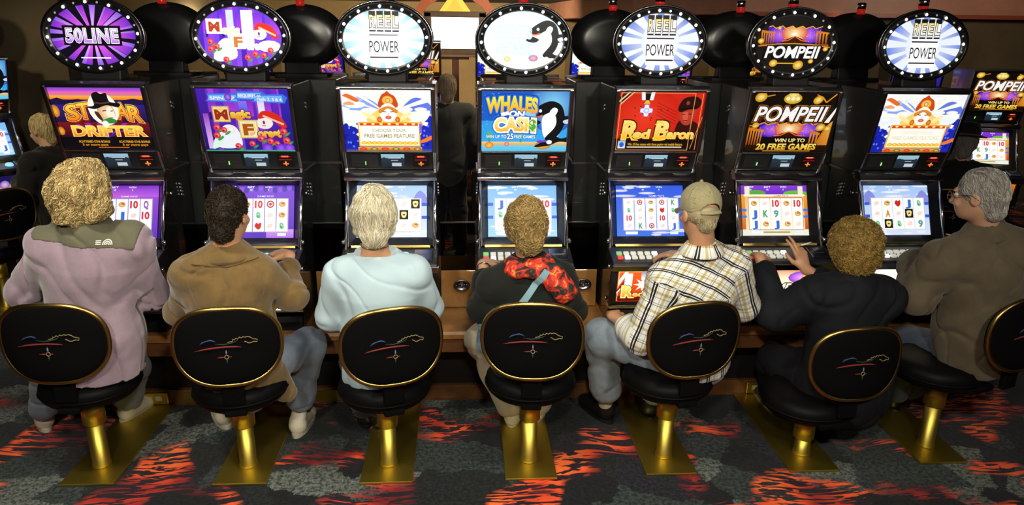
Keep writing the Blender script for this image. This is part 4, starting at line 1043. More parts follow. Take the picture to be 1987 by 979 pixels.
def structure(name, mb, m):
    o = mb.obj(name, m); o['kind'] = 'structure'; return o
structure('floor', MB().quad((-14, -3, 0), (14, -3, 0), (14, 22, 0), (-14, 22, 0)), carpet_material())
structure('ceiling', MB().box((0, 9.5, 2.79), (28, 25, .08)), mat('blue_ceiling', (.03, .05, .12), .8, var=(1.2, .2)))
structure('wall_back', MB().box((0, 17.1, 1.375), (28, .2, 2.75)), M_WALL)
structure('wall_left', MB().box((-6.73, 7.6, 1.375), (5.34, .5, 2.75)), M_WALLD)
structure('wall_alcove', MB().box((-6.4, 9.5, 1.375), (3.6, .2, 2.75)), M_YWALL)
structure('wall_right', MB().box((8.7, 9.8, 1.21), (10.4, .2, 2.42)), M_WALLD)
structure('wall_near', MB().box((0, -3.05, 1.375), (28, .1, 2.75)), M_WALLD)
mb = MB()
prof = [(1.55, 17), (2.1, 11.0), (3.2, 9.5), (14, 9.5), (14, 9.9), (3.4, 9.9), (2.4, 11.2), (1.9, 17)]
mb.extr(prof, 2.42, 2.75)
structure('wall_bulkhead', mb, mat('red_brown_bulkhead', (.42, .20, .14), .45, var=(3, .15)))
mb = MB(); mb.box((8.6, 9.45, 2.425), (10.8, .1, .05)); structure('trim_1', mb, mat('red_trim', (.25, .05, .025), .4))
# recessed lamps in the far ceiling
for i, (x, y, w_) in enumerate(((-5.4, 16.3, 'beyond the second machine'), (-3.9, 16.6, 'left of the third oval sign'), (5.4, 8.8, 'over the right bulkhead'))):
    t = empty('ceiling_light', (x, y, 2.735), 'small round recessed ceiling light '+w_, 'light')
    MB().lathe([(.12, 0), (.17, -.005), (.17, .012), (.12, .012)], n=20).obj('trim_ring', M_DCHROME, t)
    MB().lathe([(0, .004), (.118, .004), (.118, .010), (0, .012)], n=20).obj('lens', mat('lamp_lens', (.9, .85, .7), .4, emit=((1, .9, .65), 9)), t)
# lamp on the alcove wall beyond the first machine
t = empty('wall_light', (-6.25, 16.84, 2.43), 'bright oval wall light between the first two oval signs', 'light')
MB().box((0, .08, 0), (.1, .16, .1), bev=.01).obj('bracket', M_DCHROME, t)
MB().ball((0, 0, 0), .17, 2, (1.2, .8, .7)).obj('globe', mat('lamp_globe', (.9, .85, .7), .4, emit=((1, .92, .7), 7)), t)

# ------------------------------------------------------------------ the long counter the machines stand on
X0, X1 = -2.86, 2.95
stand = empty('machine_counter', (0, 4.4, 0), 'long brown wooden counter carrying the row of seven slot machines', 'counter')
SO = Vector((0, -4.4, 0))
mb = MB(); mb.prism([(3.835, .52), (3.835, .545), (3.845, .56), (5.30, .56), (5.30, .52)], X0, X1); mb.shift(SO); mb.obj('counter_top', M_WOOD, stand)
mb = MB(); mb.box(((X0+X1)/2, 3.875, .475), (X1-X0, .04, .09)); mb.shift(SO); mb.obj('fascia', M_DWOOD, stand)
mb = MB(); mb.box(((X0+X1)/2, 4.62, .26), (X1-X0-.04, 1.0, .52)); mb.shift(SO); mb.obj('plinth', M_MATTE, stand)
mb = MB(); mb.box(((X0+X1)/2, 4.105, .05), (X1-X0, .03, .10)); mb.shift(SO); mb.obj('kickboard', M_DWOOD, stand)
m_smoke = bpy.data.materials.new('smoked_glass'); m_smoke.use_nodes = True
_b = m_smoke.node_tree.nodes['Principled BSDF']; _b.inputs['Base Color'].default_value = (.22, .2, .16, 1); _b.inputs['Roughness'].default_value = .02; _b.inputs['Transmission Weight'].default_value = 1.0; _b.inputs['IOR'].default_value = 1.05
SP = .7425
for i in range(6):
    x = (i-2.5)*SP-.015
    w = SP-.535
    MB().box((0, 0, 0), (w, .02, .235), bev=.002).shift((x, 4.22-4.4, .685)).obj('back_panel', M_WOOD, stand)
    mb = MB(); mb.box((x, 4.22-4.4, .95), (w, .008, .295)); mb.obj('glass_divider', m_smoke, stand)
    mb = MB(); mb.box((x, 4.22-4.4, 1.10), (w, .012, .006)); mb.obj('divider_edge', M_DCHROME, stand)
    if i in (2, 3, 1):
        mb = MB(); c = (x+.02, 4.195-4.4, .715)
        mb.lathe([(.0, -.004), (.045, -.004), (.05, .006), (.042, .010), (.036, .004), (0, .004)], c, 18, (0, -1, 0), 1.0, .75)
        for a in range(5): mb.ball((c[0]-.03+.015*a, c[1]-.012, c[2]+.01*math.sin(a*2.2)), .009, 1)
        mb.obj('ash_tray', M_DCHROME, stand)
for i in range(7):
    x = (i-3)*SP+.02
    mb = MB(); mb.box((x, 4.078-4.4, .055), (.16, .022, .075), bev=.004)
    op = mb.obj('outlet_plate', M_BRASS, stand)
    mb = MB()
    for dx in (-.028, .028):
        mb.box((x+dx, 4.066-4.4, .058), (.036, .004, .03)); 
    mb.obj('socket', mat('ivory_plastic', (.5, .45, .25), .5), op)
    if i < 6:
        mb = MB(); mb.box((x+SP*.44, 4.086-4.4, .05), (SP*.42, .008, .07)); mb.obj('kick_plate', M_BRASS if i in (0, 1) else M_DWOOD, stand)
# ------------------------------------------------------------------ slot machines
M_RED = mat('red_lens', (.45, .015, .012), .2, emit=((.8, .03, .02), .25))
M_BULB = [mat('sign_bulb', (.8, .8, .85), .3, emit=((.85, .9, 1), 6.0)), mat('sign_bulb_warm', (.8, .78, .7), .3, emit=((1, .97, .9), 3.2)), mat('sign_bulb_dim', (.35, .36, .36), .3, emit=((.6, .7, .65), .35))]
M_BTN = [mat('button_ivory', (.55, .55, .5), .35, emit=((.9, .9, .75), .35)), mat('button_red', (.6, .05, .04), .35, emit=((1, .1, .06), .5)), mat('button_white', (.8, .8, .8), .35, emit=((1, 1, 1), .9)), mat('button_green', (.2, .5, .2), .35, emit=((.4, .9, .3), .3))]
M_DECK = mat('deck_black', (.02, .02, .022), .3)
M_SPIN = mat('spin_button', (.2, .45, .8), .25, emit=((.25, .6, 1.0), 1.1))
M_GRILLE = mat('speaker_grille', (.06, .06, .065), .45, .6)
MO = Vector((0, -4.2, -.56))
def dup_tree(root, loc, rz, label=None, group=None, skip=(), deep=True):
    r = root.copy(); COL.objects.link(r); r.location = loc; r.rotation_euler = (0, 0, rz)
    if label: r['label'] = label
    if group: r['group'] = group
    for ch in list(root.children):
        if ch.name.split('.')[0] in skip: continue
        c = ch.copy(); COL.objects.link(c); c.parent = r
        for g in list(ch.children):
            if g.name.split('.')[0] in skip: continue
            d = g.copy(); COL.objects.link(d); d.parent = c
    return r
_bulb_mesh = {}
def bulb_mesh(k, r):
    if (k, r) not in _bulb_mesh: _bulb_mesh[(k, r)] = MB().ball((0, 0, 0), r, 1, (1, .6, 1)).mesh('bulb', M_BULB[k])
    return _bulb_mesh[(k, r)]
_btn_mesh = {}
def btn_mesh(k):
    if k not in _btn_mesh: _btn_mesh[k] = MB().box((0, 0, .006), (.030, .026, .014), bev=.003).mesh('button', M_BTN[k])
    return _btn_mesh[k]
def slot_machine(x, label, top, sign, rstyle, rows, belly, gs=(1.0, 1.0, 1.0), bulbs=(0, 0), rz=0.0, group='slot machines in the front row', loc=None, signed=True, zup=0.0):
    t = empty('slot_machine', loc or (x, 4.2, .56), label, 'slot machine', group, rz)
    H = .255
    def put(mb, name, m, par=t): mb.shift(MO); return mb.obj(name, m, par)
    # bodies
    mb = MB(); mb.prism([(3.985, 1.905), (4.448, 1.905), (4.448, 1.415), (4.12, 1.415), (4.118, 1.45), (4.075, 1.55)], -H, H, .006); put(mb, 'upper_cabinet', M_BLACK)
    mb = MB(); mb.prism([(4.16, 1.41), (4.448, 1.41), (4.448, .562), (3.93, .562), (3.93, .65), (3.90, .70), (3.86, .93), (4.02, 1.02), (4.15, 1.37)], -H+.006, H-.006, .004)
    put(mb, 'lower_cabinet', M_BLACK)
    mb = MB(); mb.box((0, 4.31, 1.4125), (2*H+.012, .28, .014)); put(mb, 'side_trim', M_DCHROME)
    mb = MB(); mb.prism([(3.962, 1.902), (3.985, 1.918), (4.02, 1.918), (4.02, 1.905), (3.985, 1.897)], -H-.004, H+.004, .002); put(mb, 'cornice', M_BLACK)
    mb = MB(); mb.box((0, 3.9615, 1.8985), (2*H, .006, .012)); put(mb, 'cornice_trim', M_CHROME)
    # top glass
    a, b_ = Vector((0, 3.972, 1.890)), Vector((0, 4.062, 1.556)); uy = (a-b_).normalized(); nn = Vector((1, 0, 0)).cross(uy)
    c = Canvas(1.36, 1.0); TOP_ART[top](c)
    mid = (a+b_)/2+MO
    c.obj('top_glass', t, mid-nn*.0, (1, 0, 0), uy, .470, gs[0])
    R3 = Matrix((Vector((1, 0, 0)), uy, nn)).transposed()
    mb = MB()
    for sg in (-1, 1): mb.box(mid+Vector((sg*.2465, 0, 0))+nn*.003, (.022, .365, .03), R3, .004)
    mb.box(mid+uy*.178+nn*.002, (.50, .014, .02), R3, .003)
    mb.obj('glass_frame', M_DCHROME, t)
    mb = MB(); mb.box(mid-uy*.178+nn*.004, (.47, .010, .018), R3, .003); mb.obj('glass_sill', M_CHROME, t)
    # console strip
    a, b_ = Vector((0, 4.066, 1.545)), Vector((0, 4.112, 1.440)); uy2 = (a-b_).normalized(); n2 = Vector((1, 0, 0)).cross(uy2); mid2 = (a+b_)/2+MO
    Rq = Matrix((Vector((1, 0, 0)), uy2, n2)).transposed()
    mb = MB(); mb.box(mid2-n2*.004, (.485, .112, .012), Rq, .002); strip = mb.obj('console_strip', M_MATTE, t)
    for sg in (-1, 1): MB().box(mid2+Vector((sg*.2465, 0, 0)), (.018, .125, .022), Rq, .004).obj('strip_rail', M_CHROME, t)
    c = Canvas(1.5, 1.0); lcd_art(c); c.obj('message_display', strip, mid2+n2*.004+Vector((.015, 0, 0)), (1, 0, 0), uy2, .128, .75)
    c = Canvas(1.2, 1.0); cross_art(c); c.obj('status_light', strip, mid2+n2*.004+Vector((.17, 0, 0)), (1, 0, 0), uy2, .09, 1.3)
    mb = MB(); mb.box(mid2+n2*.006+Vector((-.14, 0, 0))-uy2*.008, (.12, .006, .01), Rq, .002); mb.box(mid2+n2*.004+Vector((-.14, 0, 0)), (.15, .08, .006), Rq, .002); mb.obj('card_slot', M_DECK, strip)
    mb = MB(); mb.box(mid2+n2*.011+Vector((-.135, 0, 0))-uy2*.012, (.004, .020, .003), Rq); mb.obj('slot_light', mat('green_led', (.1, .5, .1), .4, emit=((.3, 1, .15), 2.0)), strip)
    # chrome speaker bar
    mb = MB(); mb.prism([(4.115, 1.438), (4.085, 1.425), (4.062, 1.398), (4.068, 1.380), (4.13, 1.380), (4.15, 1.43)], -H-.002, H+.002, .003); bar = put(mb, 'speaker_bar', M_CHROME)
    for dx in (-.17, 0, .17):
        mb = MB(); mb.lathe([(0, .006), (.036, .005), (.044, .0), (.044, -.006), (0, -.006)], Vector((dx, 4.083, 1.422))+MO, 18, (0, -.62, .78), 1.25, .34); mb.obj('speaker_grille', M_GRILLE, bar)
    # screen bezel and recessed screen
    a, b_ = Vector((0, 4.105, 1.385)), Vector((0, 3.955, 1.035)); uy3 = (a-b_).normalized(); n3 = Vector((1, 0, 0)).cross(uy3); mid3 = (a+b_)/2+MO; hl = (a-b_).length
    R4 = Matrix((Vector((1, 0, 0)), uy3, n3)).transposed()
    sc = mid3+uy3*.012-n3*.042
    c = Canvas(1.33, 1.0); reels(c, rstyle, rows, int(abs(x*10))+1); c.obj('game_screen', t, sc, (1, 0, 0), uy3, .395, gs[1])
    mb = MB()
    def wedge(p, q):   # sloped bezel side from outer edge p to inner edge q
        mb.quad(*p, *q[::-1])
    X, Y = .232, hl/2; xi, yt, yb = .199, .012+.149, .012-.149
    P = lambda x_, y_, d: mid3+Vector((x_, 0, 0))+uy3*y_-n3*d
    o_ = [P(-X, -Y, 0), P(X, -Y, 0), P(X, Y, 0), P(-X, Y, 0)]; i_ = [P(-xi, yb, .044), P(xi, yb, .044), P(xi, yt, .044), P(-xi, yt, .044)]
    for k in range(4): mb.quad(o_[k], o_[(k+1) % 4], i_[(k+1) % 4], i_[k])
    mb.box(mid3-n3*.05, (.47, hl-.01, .006), R4)
    mb.obj('screen_bezel', mat('bezel_black', (.012, .012, .014), .18), t)
    for sg in (-1, 1):
        mb = MB(); mb.tube([P(sg*.246, Y+.02, -.002), P(sg*.246, 0, -.004), P(sg*.248, -Y-.02, -.002)], .0105, 8); mb.obj('side_rail', M_CHROME, t)
        mb = MB(); mb.prism([(3.955, 1.03), (4.105, 1.385), (4.17, 1.385), (4.06, 1.02)], sg*.234, sg*.252); put(mb, 'screen_cheek', M_BLACK)
    mb = MB(); mb.box(mid3-uy3*(Y+.004)+n3*.004, (.44, .018, .012), R4, .003); mb.obj('screen_sill', M_BRASSD, t)
    # button deck
    a, b_ = Vector((0, 3.945, 1.028)), Vector((0, 3.772, .985)); uy4 = (a-b_).normalized(); n4 = Vector((1, 0, 0)).cross(uy4); mid4 = (a+b_)/2+MO
    R5 = Matrix((Vector((1, 0, 0)), uy4, n4)).transposed()
    mb = MB(); mb.prism([(3.95, 1.026), (3.775, .984), (3.768, .972), (3.79, .935), (3.84, .925), (3.99, .95)], -.262, .262, .004); deck = put(mb, 'button_deck', M_DECK)
    mb = MB(); mb.prism([(3.766, .974), (3.762, .968), (3.785, .930), (3.80, .930), (3.79, .96)], -.264, .264, .002); put(mb, 'deck_edge', M_CHROME)
    rg = random.Random(int(x*100))
    for r_ in range(2):
        for k in range(6):
            idx = 1 if (r_ == 0 and k == 0) else (2 if (k == 1 and r_ == 0) or (k == 5 and r_ == 1) else (3 if (r_ == 1 and k == 0) else 0))
            o = bpy.data.objects.new('button', btn_mesh(idx)); COL.objects.link(o); o.parent = deck
            o.matrix_local = Matrix.Translation(mid4+Vector((-.215+.040*k, 0, 0))+uy4*(-.042+.044*r_)) @ R5.to_4x4()
    mb = MB(); mb.lathe([(.0, .016), (.026, .016), (.032, .006), (.033, 0), (0, 0)], mid4+Vector((.085, 0, 0))-uy4*.01, 20, n4); mb.obj('spin_button', M_SPIN, deck)
    mb = MB(); mb.box(mid4+Vector((.185, 0, 0))+n4*.004, (.10, .11, .008), R5, .003); mb.box(mid4+Vector((.185, 0, 0))+n4*.009, (.07, .012, .004), R5); mb.obj('bill_slot', M_DCHROME, deck)
    # belly glass
    a, b_ = Vector((0, 3.842, .918)), Vector((0, 3.882, .715)); uy5 = (a-b_).normalized(); n5 = Vector((1, 0, 0)).cross(uy5); mid5 = (a+b_)/2+MO
    R6 = Matrix((Vector((1, 0, 0)), uy5, n5)).transposed()
    c = Canvas(2.15, 1.0); belly_art(c, belly); bg = c.obj('belly_glass', t, mid5, (1, 0, 0), uy5, .43, gs[2])
    mb = MB(); mb.box(mid5-n5*.012, (.49, .215, .02), R6, .003)
    for sg in (-1, 1): mb.box(mid5+Vector((sg*.232, 0, 0)), (.03, .215, .024), R6, .003)
    mb.obj('belly_frame', M_BLACK, t)
    for sg in (-1, 1):
        mb = MB(); mb.tube([Vector((sg*.246, 3.80, .955))+MO, Vector((sg*.25, 3.845, .90))+MO, Vector((sg*.25, 3.872, .70))+MO], .010, 8); mb.obj('belly_rail', M_DCHROME, t)
    mb = MB(); mb.prism([(3.872, .70), (3.866, .692), (3.872, .678), (3.94, .672), (3.94, .70)], -.256, .256, .002); put(mb, 'lower_lip', M_CHROME)
    mb = MB(); mb.prism([(3.935, .672), (3.905, .655), (3.888, .61), (3.888, .562), (3.95, .562), (3.95, .672)], -.24, .24, .004); put(mb, 'foot_plinth', M_MATTE)
    # locks and vents on the flanks
    for sg in (-1, 1):
        for (yy, zz) in ((3.93, 1.06), (3.86, .93), (3.92, .72), (4.10, 1.30)):
            mb = MB(); mb.lathe([(0, .0), (.013, .0), (.013, .014), (.008, .02), (0, .02)], Vector((sg*.252, yy+.02, zz))+MO, 12, (sg, 0, 0)); mb.obj('side_lock', M_CHROME, t)
        for (yy, zz, nn_) in ((4.30, 1.78, 2), (4.28, 1.32, 4)):
            mb = MB()
            for k in range(nn_): mb.box(Vector((sg*.2565, yy+.006*k, zz-.022*k))+MO, (.004, .035, .008), Matrix.Rotation(-.35, 3, 'X'))
            mb.obj('vent', mat('vent_metal', (.55, .55, .55), .4, .7), t)
    if not signed: return t
    # topper
    mb = MB(); mb.extr([(-.16, -.07), (.16, -.07), (.16, .08), (-.16, .08)], 1.905, 1.918, Matrix.Translation((0, 4.12, 0)))
    mb.prism([(4.06, 1.915), (4.17, 1.915), (4.155, 1.99), (4.075, 1.99)], -.105, .105, .01); put(mb, 'sign_pedestal', M_MATTE)
    cz = Vector((-.01, 4.10, 2.142))+MO; SX, SZ = .256, .190
    mb = MB(); prof = [(.0, -.05), (.62, -.05), (.86, -.035), (1.0, 0.0), (1.0, .035), (.955, .045), (.925, .045), (.915, .030), (.80, .030), (0, .030)]
    mb.lathe([(r, h) for r, h in prof], cz, 48, (0, -1, 0), 1, 1)
    # squash the unit circle to the oval
    for v in mb.bm.verts: v.co.x = cz.x+(v.co.x-cz.x)*SX; v.co.z = cz.z+(v.co.z-cz.z)*SZ
    sgn = mb.obj('topper_sign', mat('sign_shell', (.010, .010, .011), .28), t)
    mb = MB(); mb.tube([cz+Vector((SX*1.0*math.cos(q), -.030, SZ*1.0*math.sin(q))) for q in [2*math.pi*k/48 for k in range(48)]], .0055, 6, True); mb.obj('sign_rim', M_CHROME if bulbs[1] else M_DCHROME, sgn)
    c = Canvas(1.42, 1.0, True); SIGN_ART[sign](c); c.obj('sign_face', sgn, cz+Vector((0, -.0315, 0)), (1, 0, 0), (0, 0, 1), .425, bulbs[2] if len(bulbs) > 2 else 1.0)
    nb = 24
    for k in range(nb):
        q = 2*math.pi*(k+.25)/nb; big = k % 2 == 0
        kk = bulbs[0] if big else (2 if bulbs[0] != 1 or True else 1)
        if bulbs[0] == 3: kk = 1
        o = bpy.data.objects.new('bulb', bulb_mesh(min(kk, 2), .0085 if big else .006)); COL.objects.link(o); o.parent = sgn
        o.location = cz+Vector((SX*.885*math.cos(q), -.036, SZ*.865*math.sin(q)))
    mb = MB(); mb.lathe([(.0, 0), (.026, 0), (.026, .032), (0, .032)], cz+Vector((.0, .03, .178)), 16); cd = mb.obj('candle_light', M_RED, t)
    mb = MB(); mb.lathe([(.0, 0), (.027, 0), (.027, .03), (.022, .038), (0, .04)], cz+Vector((.0, .03, .210)), 16); mb.obj('candle_cap', M_CHROME, cd)
    return t
FRONT = [
 ('black slot machine with a purple sunburst oval sign and a cowboy on its glass', 'star', 'fifty', 'star', ['10 J gold 10 Q', 'gold K J pale 10', 'J Q 10 J pale'], 'star', (1.05, 1.0, .8), (1, 0, 1.35)),
 ('black slot machine with fairy-tale art of roses and a red-capped girl', 'magic', 'magic', 'magic', ['pale gold 10 chip gold', 'K pale green pale gold', 'gold pale red pale green'], 'magic', (.95, 1.05, .9), (1, 1, 1.4)),
 ('black slot machine with a gold-crowned figure on its glass behind the silver-haired woman', 'choy', 'reel_bright', 'choy', ['pale pale 9 pale dark', 'gold pale J dark pale', 'pale green pale pale gold'], 'choy', (1.15, 1.2, 1.0), (0, 1, 1.7)),
 ('black slot machine with an orca on its blue glass and pale oval sign', 'whales', 'whales', 'whale', ['J pale 10 Q 10', 'green gold pale K pale', 'pale Q pale green J'], 'star', (1.05, 1.2, .9), (0, 0, 1.5)),
 ('black slot machine with red airman art and medal on its glass', 'baron', 'reel', 'baron', ['pale chip gold chip K', 'green pale gold red green', '10 pale pale 10 pale', 'pale K chip pale J'], 'baron', (1.0, 1.05, 1.25), (3, 0, 1.05)),
 ('black slot machine with a volcano and gold coins on its glass and sign', 'pompeii', 'pompeii', 'pomp', ['gold pale 10 gold 10', 'J K 9 pale gold', 'J gold J gold pale'], 'pomp', (.95, 1.05, 1.3), (1, 0, 1.0)),
 ('black slot machine with a gold-crowned figure at the right end of the row', 'choy_pale', 'reel', 'choy', ['pale gold red J green', 'pale A pale dark pale', 'green dark green pale 9'], 'choy', (1.05, 1.0, 1.25), (1, 0, 1.0)),
]
SLOTS = []
for i, (lab, top, sg, rs, rows, bel, gs, bl) in enumerate(FRONT):
    SLOTS.append(slot_machine((i-3)*SP-.015, lab, top, sg, rs, rows, bel, gs, bl))
# the machines standing back to back with them, seen from behind
for i, x in enumerate((-2.17, -1.35, -.80, .02, .52+.06, 1.40, 2.19)):
    dup_tree(SLOTS[i], (x, 4.72, .56), math.pi, ('black slot machine seen from behind, back to back with the '+('cowboy', 'fairy-tale', 'third', 'orca', 'airman', 'volcano', 'last')[i]+' machine'), 'slot machines standing back to back', skip=('bulb', 'button', 'side_lock', 'sign_rim', 'speaker_grille', 'vent'))
# ------------------------------------------------------------------ bar stools
M_VINYL = mat('black_vinyl', (.0035, .0035, .004), .5, spec=.08, bump=(40, .12, .004))
M_BACKF = mat('black_fabric', (.0035, .0035, .004), .95, spec=.04, bump=(300, .3, .002))
M_THREAD = [mat('thread_gold', (.22, .17, .065), .8), mat('thread_blue', (.02, .045, .14), .8), mat('thread_red', (.17, .012, .012), .8), mat('thread_green', (.006, .035, .025), .8), mat('thread_pale', (.12, .17, .25), .8)]
def back_xy(t, a=.237, b=.187, n=2.9):
    c, s = math.cos(t), math.sin(t)
    x = a*math.copysign(abs(c)**(2/n), c); z = b*math.copysign(abs(s)**(2/n), s)
    k = z/b
    return x*(1-.07*max(0, k)**2-.16*max(0, -k)**1.6), z
def back_y(x, z, r=1.0):
    return .85*x*x-.10*z+.0*r
def make_stool(loc, seat_z, ang, label, plate_rz=0.0, bd=.235, bx=0.0):
    t = empty('bar_stool', loc, label, 'stool', 'stools along the front row of machines')
    MB().box((0, .26, .008), (.265, .86, .012), bev=.002).obj('base_plate', M_BRASS, t)
    t.children[0].rotation_euler = (0, 0, plate_rz)
    seat_z += .05
    MB().lathe([(0, .014), (.046, .014), (.046, .028), (.042, .034), (.042, seat_z-.14), (0, seat_z-.14)], n=28).obj('post', M_BRASS, t)
    MB().lathe([(0, seat_z-.15), (.054, seat_z-.15), (.054, seat_z-.006), (0, seat_z-.006)], n=28).obj('collar', M_BRASS, t)
    R = Matrix.Rotation(math.radians(ang), 4, 'Z')
    mb = MB(); prof = [(0, 0), (.17, 0), (.205, .012), (.226, .035), (.232, .065), (.228, .09), (.21, .115), (.17, .128), (0, .132)]
    mb.lathe(prof, (0, .03, seat_z-.006), 36); bmesh.ops.transform(mb.bm, matrix=R, verts=mb.bm.verts[:]); seat = mb.obj('seat', M_VINYL, t)
    mb = MB(); mb.tube([Vector((.232*math.cos(q), .03+.232*math.sin(q), seat_z+.052)) for q in [2*math.pi*k/36 for k in range(36)]], .005, 6, True); bmesh.ops.transform(mb.bm, matrix=R, verts=mb.bm.verts[:]); mb.obj('seat_welt', M_VINYL, seat)
    # backrest: rings from the rim to the middle, both faces
    C = Matrix.Translation((bx, -bd, seat_z+.385)); RR = R @ C @ Matrix.Rotation(math.radians(-6), 4, 'X')
    n = 48; bm_ = MB(); rings = []
    for (f, off) in ((.0, .030), (.5, .030), (.85, .026), (.97, .012), (1.0, -.008), (.985, -.024), (.9, -.034), (.55, -.040), (.0, -.042)):
        if f == 0: rings.append([bm_.bm.verts.new((0, back_y(0, 0)+off, 0))]); continue
        ring = []
        for k in range(n):
            x, z = back_xy(2*math.pi*k/n); x *= f; z *= f
            ring.append(bm_.bm.verts.new((x, back_y(x, z)+off, z)))
        rings.append(ring)
    for a, b in zip(rings, rings[1:]):
        for k in range(n):
            j = (k+1) % n
            if len(a) == 1: f = bm_.bm.faces.new((a[0], b[k], b[j]))
            elif len(b) == 1: f = bm_.bm.faces.new((a[k], b[0], a[j]))
            else: f = bm_.bm.faces.new((a[k], b[k], b[j], a[j]))
            f.smooth = True
    bmesh.ops.recalc_face_normals(bm_.bm, faces=bm_.bm.faces[:])
    bmesh.ops.transform(bm_.bm, matrix=RR, verts=bm_.bm.verts[:]); back = bm_.obj('backrest', M_BACKF, t)
    mb = MB(); pts = []
    for k in range(64):
        x, z = back_xy(2*math.pi*k/64); x *= 1.0; z *= 1.0; pts.append((x, back_y(x, z)-.016, z))
    mb.tube(pts, .0125, 8, True); bmesh.ops.transform(mb.bm, matrix=RR, verts=mb.bm.verts[:]); mb.obj('piping', M_BRASSD, back)
    # embroidered emblem
    u = .00100
    mb = MB()
    def thread(pl, r, mi):
        mb.mi = mi; pts = [Vector((x*u, back_y(x*u, (y+2)*u)-.0425, (y+2)*u)) for x, y in pl]
        mb.tube(pts, r, 5, flat=1.0)
    thread([(10, 31), (22, 34), (32, 35), (32, 44), (40, 41), (47, 49), (54, 44), (62, 52), (70, 47), (78, 53), (86, 49), (96, 52), (108, 47), (116, 39), (137, 32), (135, 21), (121, 24), (108, 19), (98, 19), (90, 26), (82, 30)], [.0022]*21, 0)
    thread([(-112, 24), (-100, 35), (-84, 41), (-66, 46), (-50, 42), (-42, 36)], [.0015, .004, .003, .004, .003, .0015], 1)
    thread([(-45, 27), (-10, 22), (20, 26), (40, 31), (56, 40)], [.001, .0025, .003, .0025, .001], 3)
    thread([(-138, -8), (-100, 1), (-50, 8), (0, 10), (40, 8), (66, 4)], [.0015, .004, .0045, .0045, .004, .0015], 2)
    thread([(0, -6), (0, -18), (0, -30)], [.0008, .0042, .003], 4); thread([(0, -50), (0, -60), (0, -76)], [.003, .004, .0008], 3)
    thread([(-42, -41), (-24, -40), (-10, -40)], [.001, .0035, .003], 2); thread([(10, -40), (16, -40), (22, -40)], [.003, .003, .001], 2)
    thread([(9*math.cos(q), -40+9*math.sin(q)) for q in [2*math.pi*k/10 for k in range(11)]], .0022, 0)
    bmesh.ops.transform(mb.bm, matrix=RR, verts=mb.bm.verts[:]); mb.obj('emblem', M_THREAD, back)
    mb = MB(); mb.box((bx, -bd+.035, seat_z+.19), (.10, .03, .24), bev=.008); mb.box((bx*.5, -.1, seat_z+.02), (.10+abs(bx), .22, .03), bev=.008); bmesh.ops.transform(mb.bm, matrix=R, verts=mb.bm.verts[:]); mb.obj('back_bracket', M_BACKF, t)
    return t
for (x, y, sz, a, rz, lab) in (
  (-2.230, 3.44, .365, 0, -.0, 'gold-edged black bar stool under the woman in the lilac fleece'),
  (-1.478, 3.41, .350, 9, .0, 'gold-edged black bar stool under the man in the brown jacket'),
  (-.750, 3.39, .345, 17, .0, 'gold-edged black bar stool under the silver-haired woman in pale blue'),
  (-.014, 3.39, .365, -4, .0, 'gold-edged black bar stool under the woman in the red scarf'),
  (.716, 3.40, .355, 11, .0, 'gold-edged black bar stool under the man in the plaid shirt'),
  (1.478, 3.395, .215, 5, .0, 'lower gold-edged black bar stool under the person in the dark coat'),
  (2.212, 3.44, .370, 20, .0, 'gold-edged black bar stool turned sideways under the man in glasses')):
    make_stool((x, y, 0), sz, a, lab, rz, .235 if a != 20 else .33, {5: .085, 20: .09}.get(a, 0))
# ------------------------------------------------------------------ the seven players
SK = mat('skin', (.52, .27, .15), .5, bump=(120, .06, .002), var=(14, .08))
SK2 = mat('skin_pale', (.56, .32, .20), .5, bump=(120, .06, .002), var=(14, .08))
M_HAIR = attr_mat('hair', .5, .0, .22)
def cloth(name, col, var=.12, rough=.9, weave=350, bs=.35, vs=7, sheen=.15): return mat(name, col, rough, bump=(weave, bs, .002), var=(vs, var), sheen=sheen, spec=.2)
JEANS = cloth('blue_jeans', (.17, .21, .27), .35, vs=5, weave=500)
JEANS_D = cloth('dark_jeans', (.06, .08, .12), .3, vs=5, weave=500)
M_SOLE = mat('shoe_sole', (.45, .42, .34), .7)
M_WSHOE = mat('white_shoe', (.62, .58, .45), .55, bump=(60, .1, .003))
M_BSHOE = mat('black_shoe', (.012, .012, .012), .3)
M_SOCK = cloth('white_sock', (.75, .72, .62), .05)
def down(P): return np.tile(np.array([0, 0, -1.]), (len(P), 1))
def footset(p, which, m, sole=None, sock=None, size=1.0):
    for sd in which:
        h, t = p.J['f'+sd]; shoe('shoe', h, t, p.o, m, sole or M_SOLE, p.org, size)
        if sock:
            d = nrm((np.array(t)-np.array(h))*np.array([1, 1, 0])); a = np.array(h)+d*.05*size+np.array([0, 0, .07]); k = p.J['k'+sd]; b = a+nrm(k-a)*.16
            sdf_obj('sock', [cone(a, b, .041, .043, .01)], sock, p.o, .007, origin=p.org)
def trousers(p, m, inf=.022, to=.86, which='LR', seed=3, name='trousers', w=1.0, flare=.008):
    J = p.J; pr = p.legs(inf, to, which, rt=.082, rk=.062, ra=.046+flare)
    pr.append(cone(J['pel']-p.up*.02, J['pel']+p.up*.1, .15*w, .15*w, .06, p.fwd, 1.15))
    return garment(p, name, pr, m, .009, (.006, 34, seed), fine=.0015)
def hem(p, z_off, n=None):
    c = plane_cut(p.J['pel']+p.up*z_off, n if n is not None else -p.up)
    return lambda P, d: np.maximum(d, c(P))
def neck_open(p, r=.06, up=.05, back=.0):
    c = (p.J['neck']+p.up*up+p.fwd*back).astype(f32)
    return lambda P, d: np.maximum(d, (r-np.linalg.norm(P-c, axis=1)))
def both(*fs):
    def f(P, d):
        for g in fs: d = g(P, d)
        return d
    return f
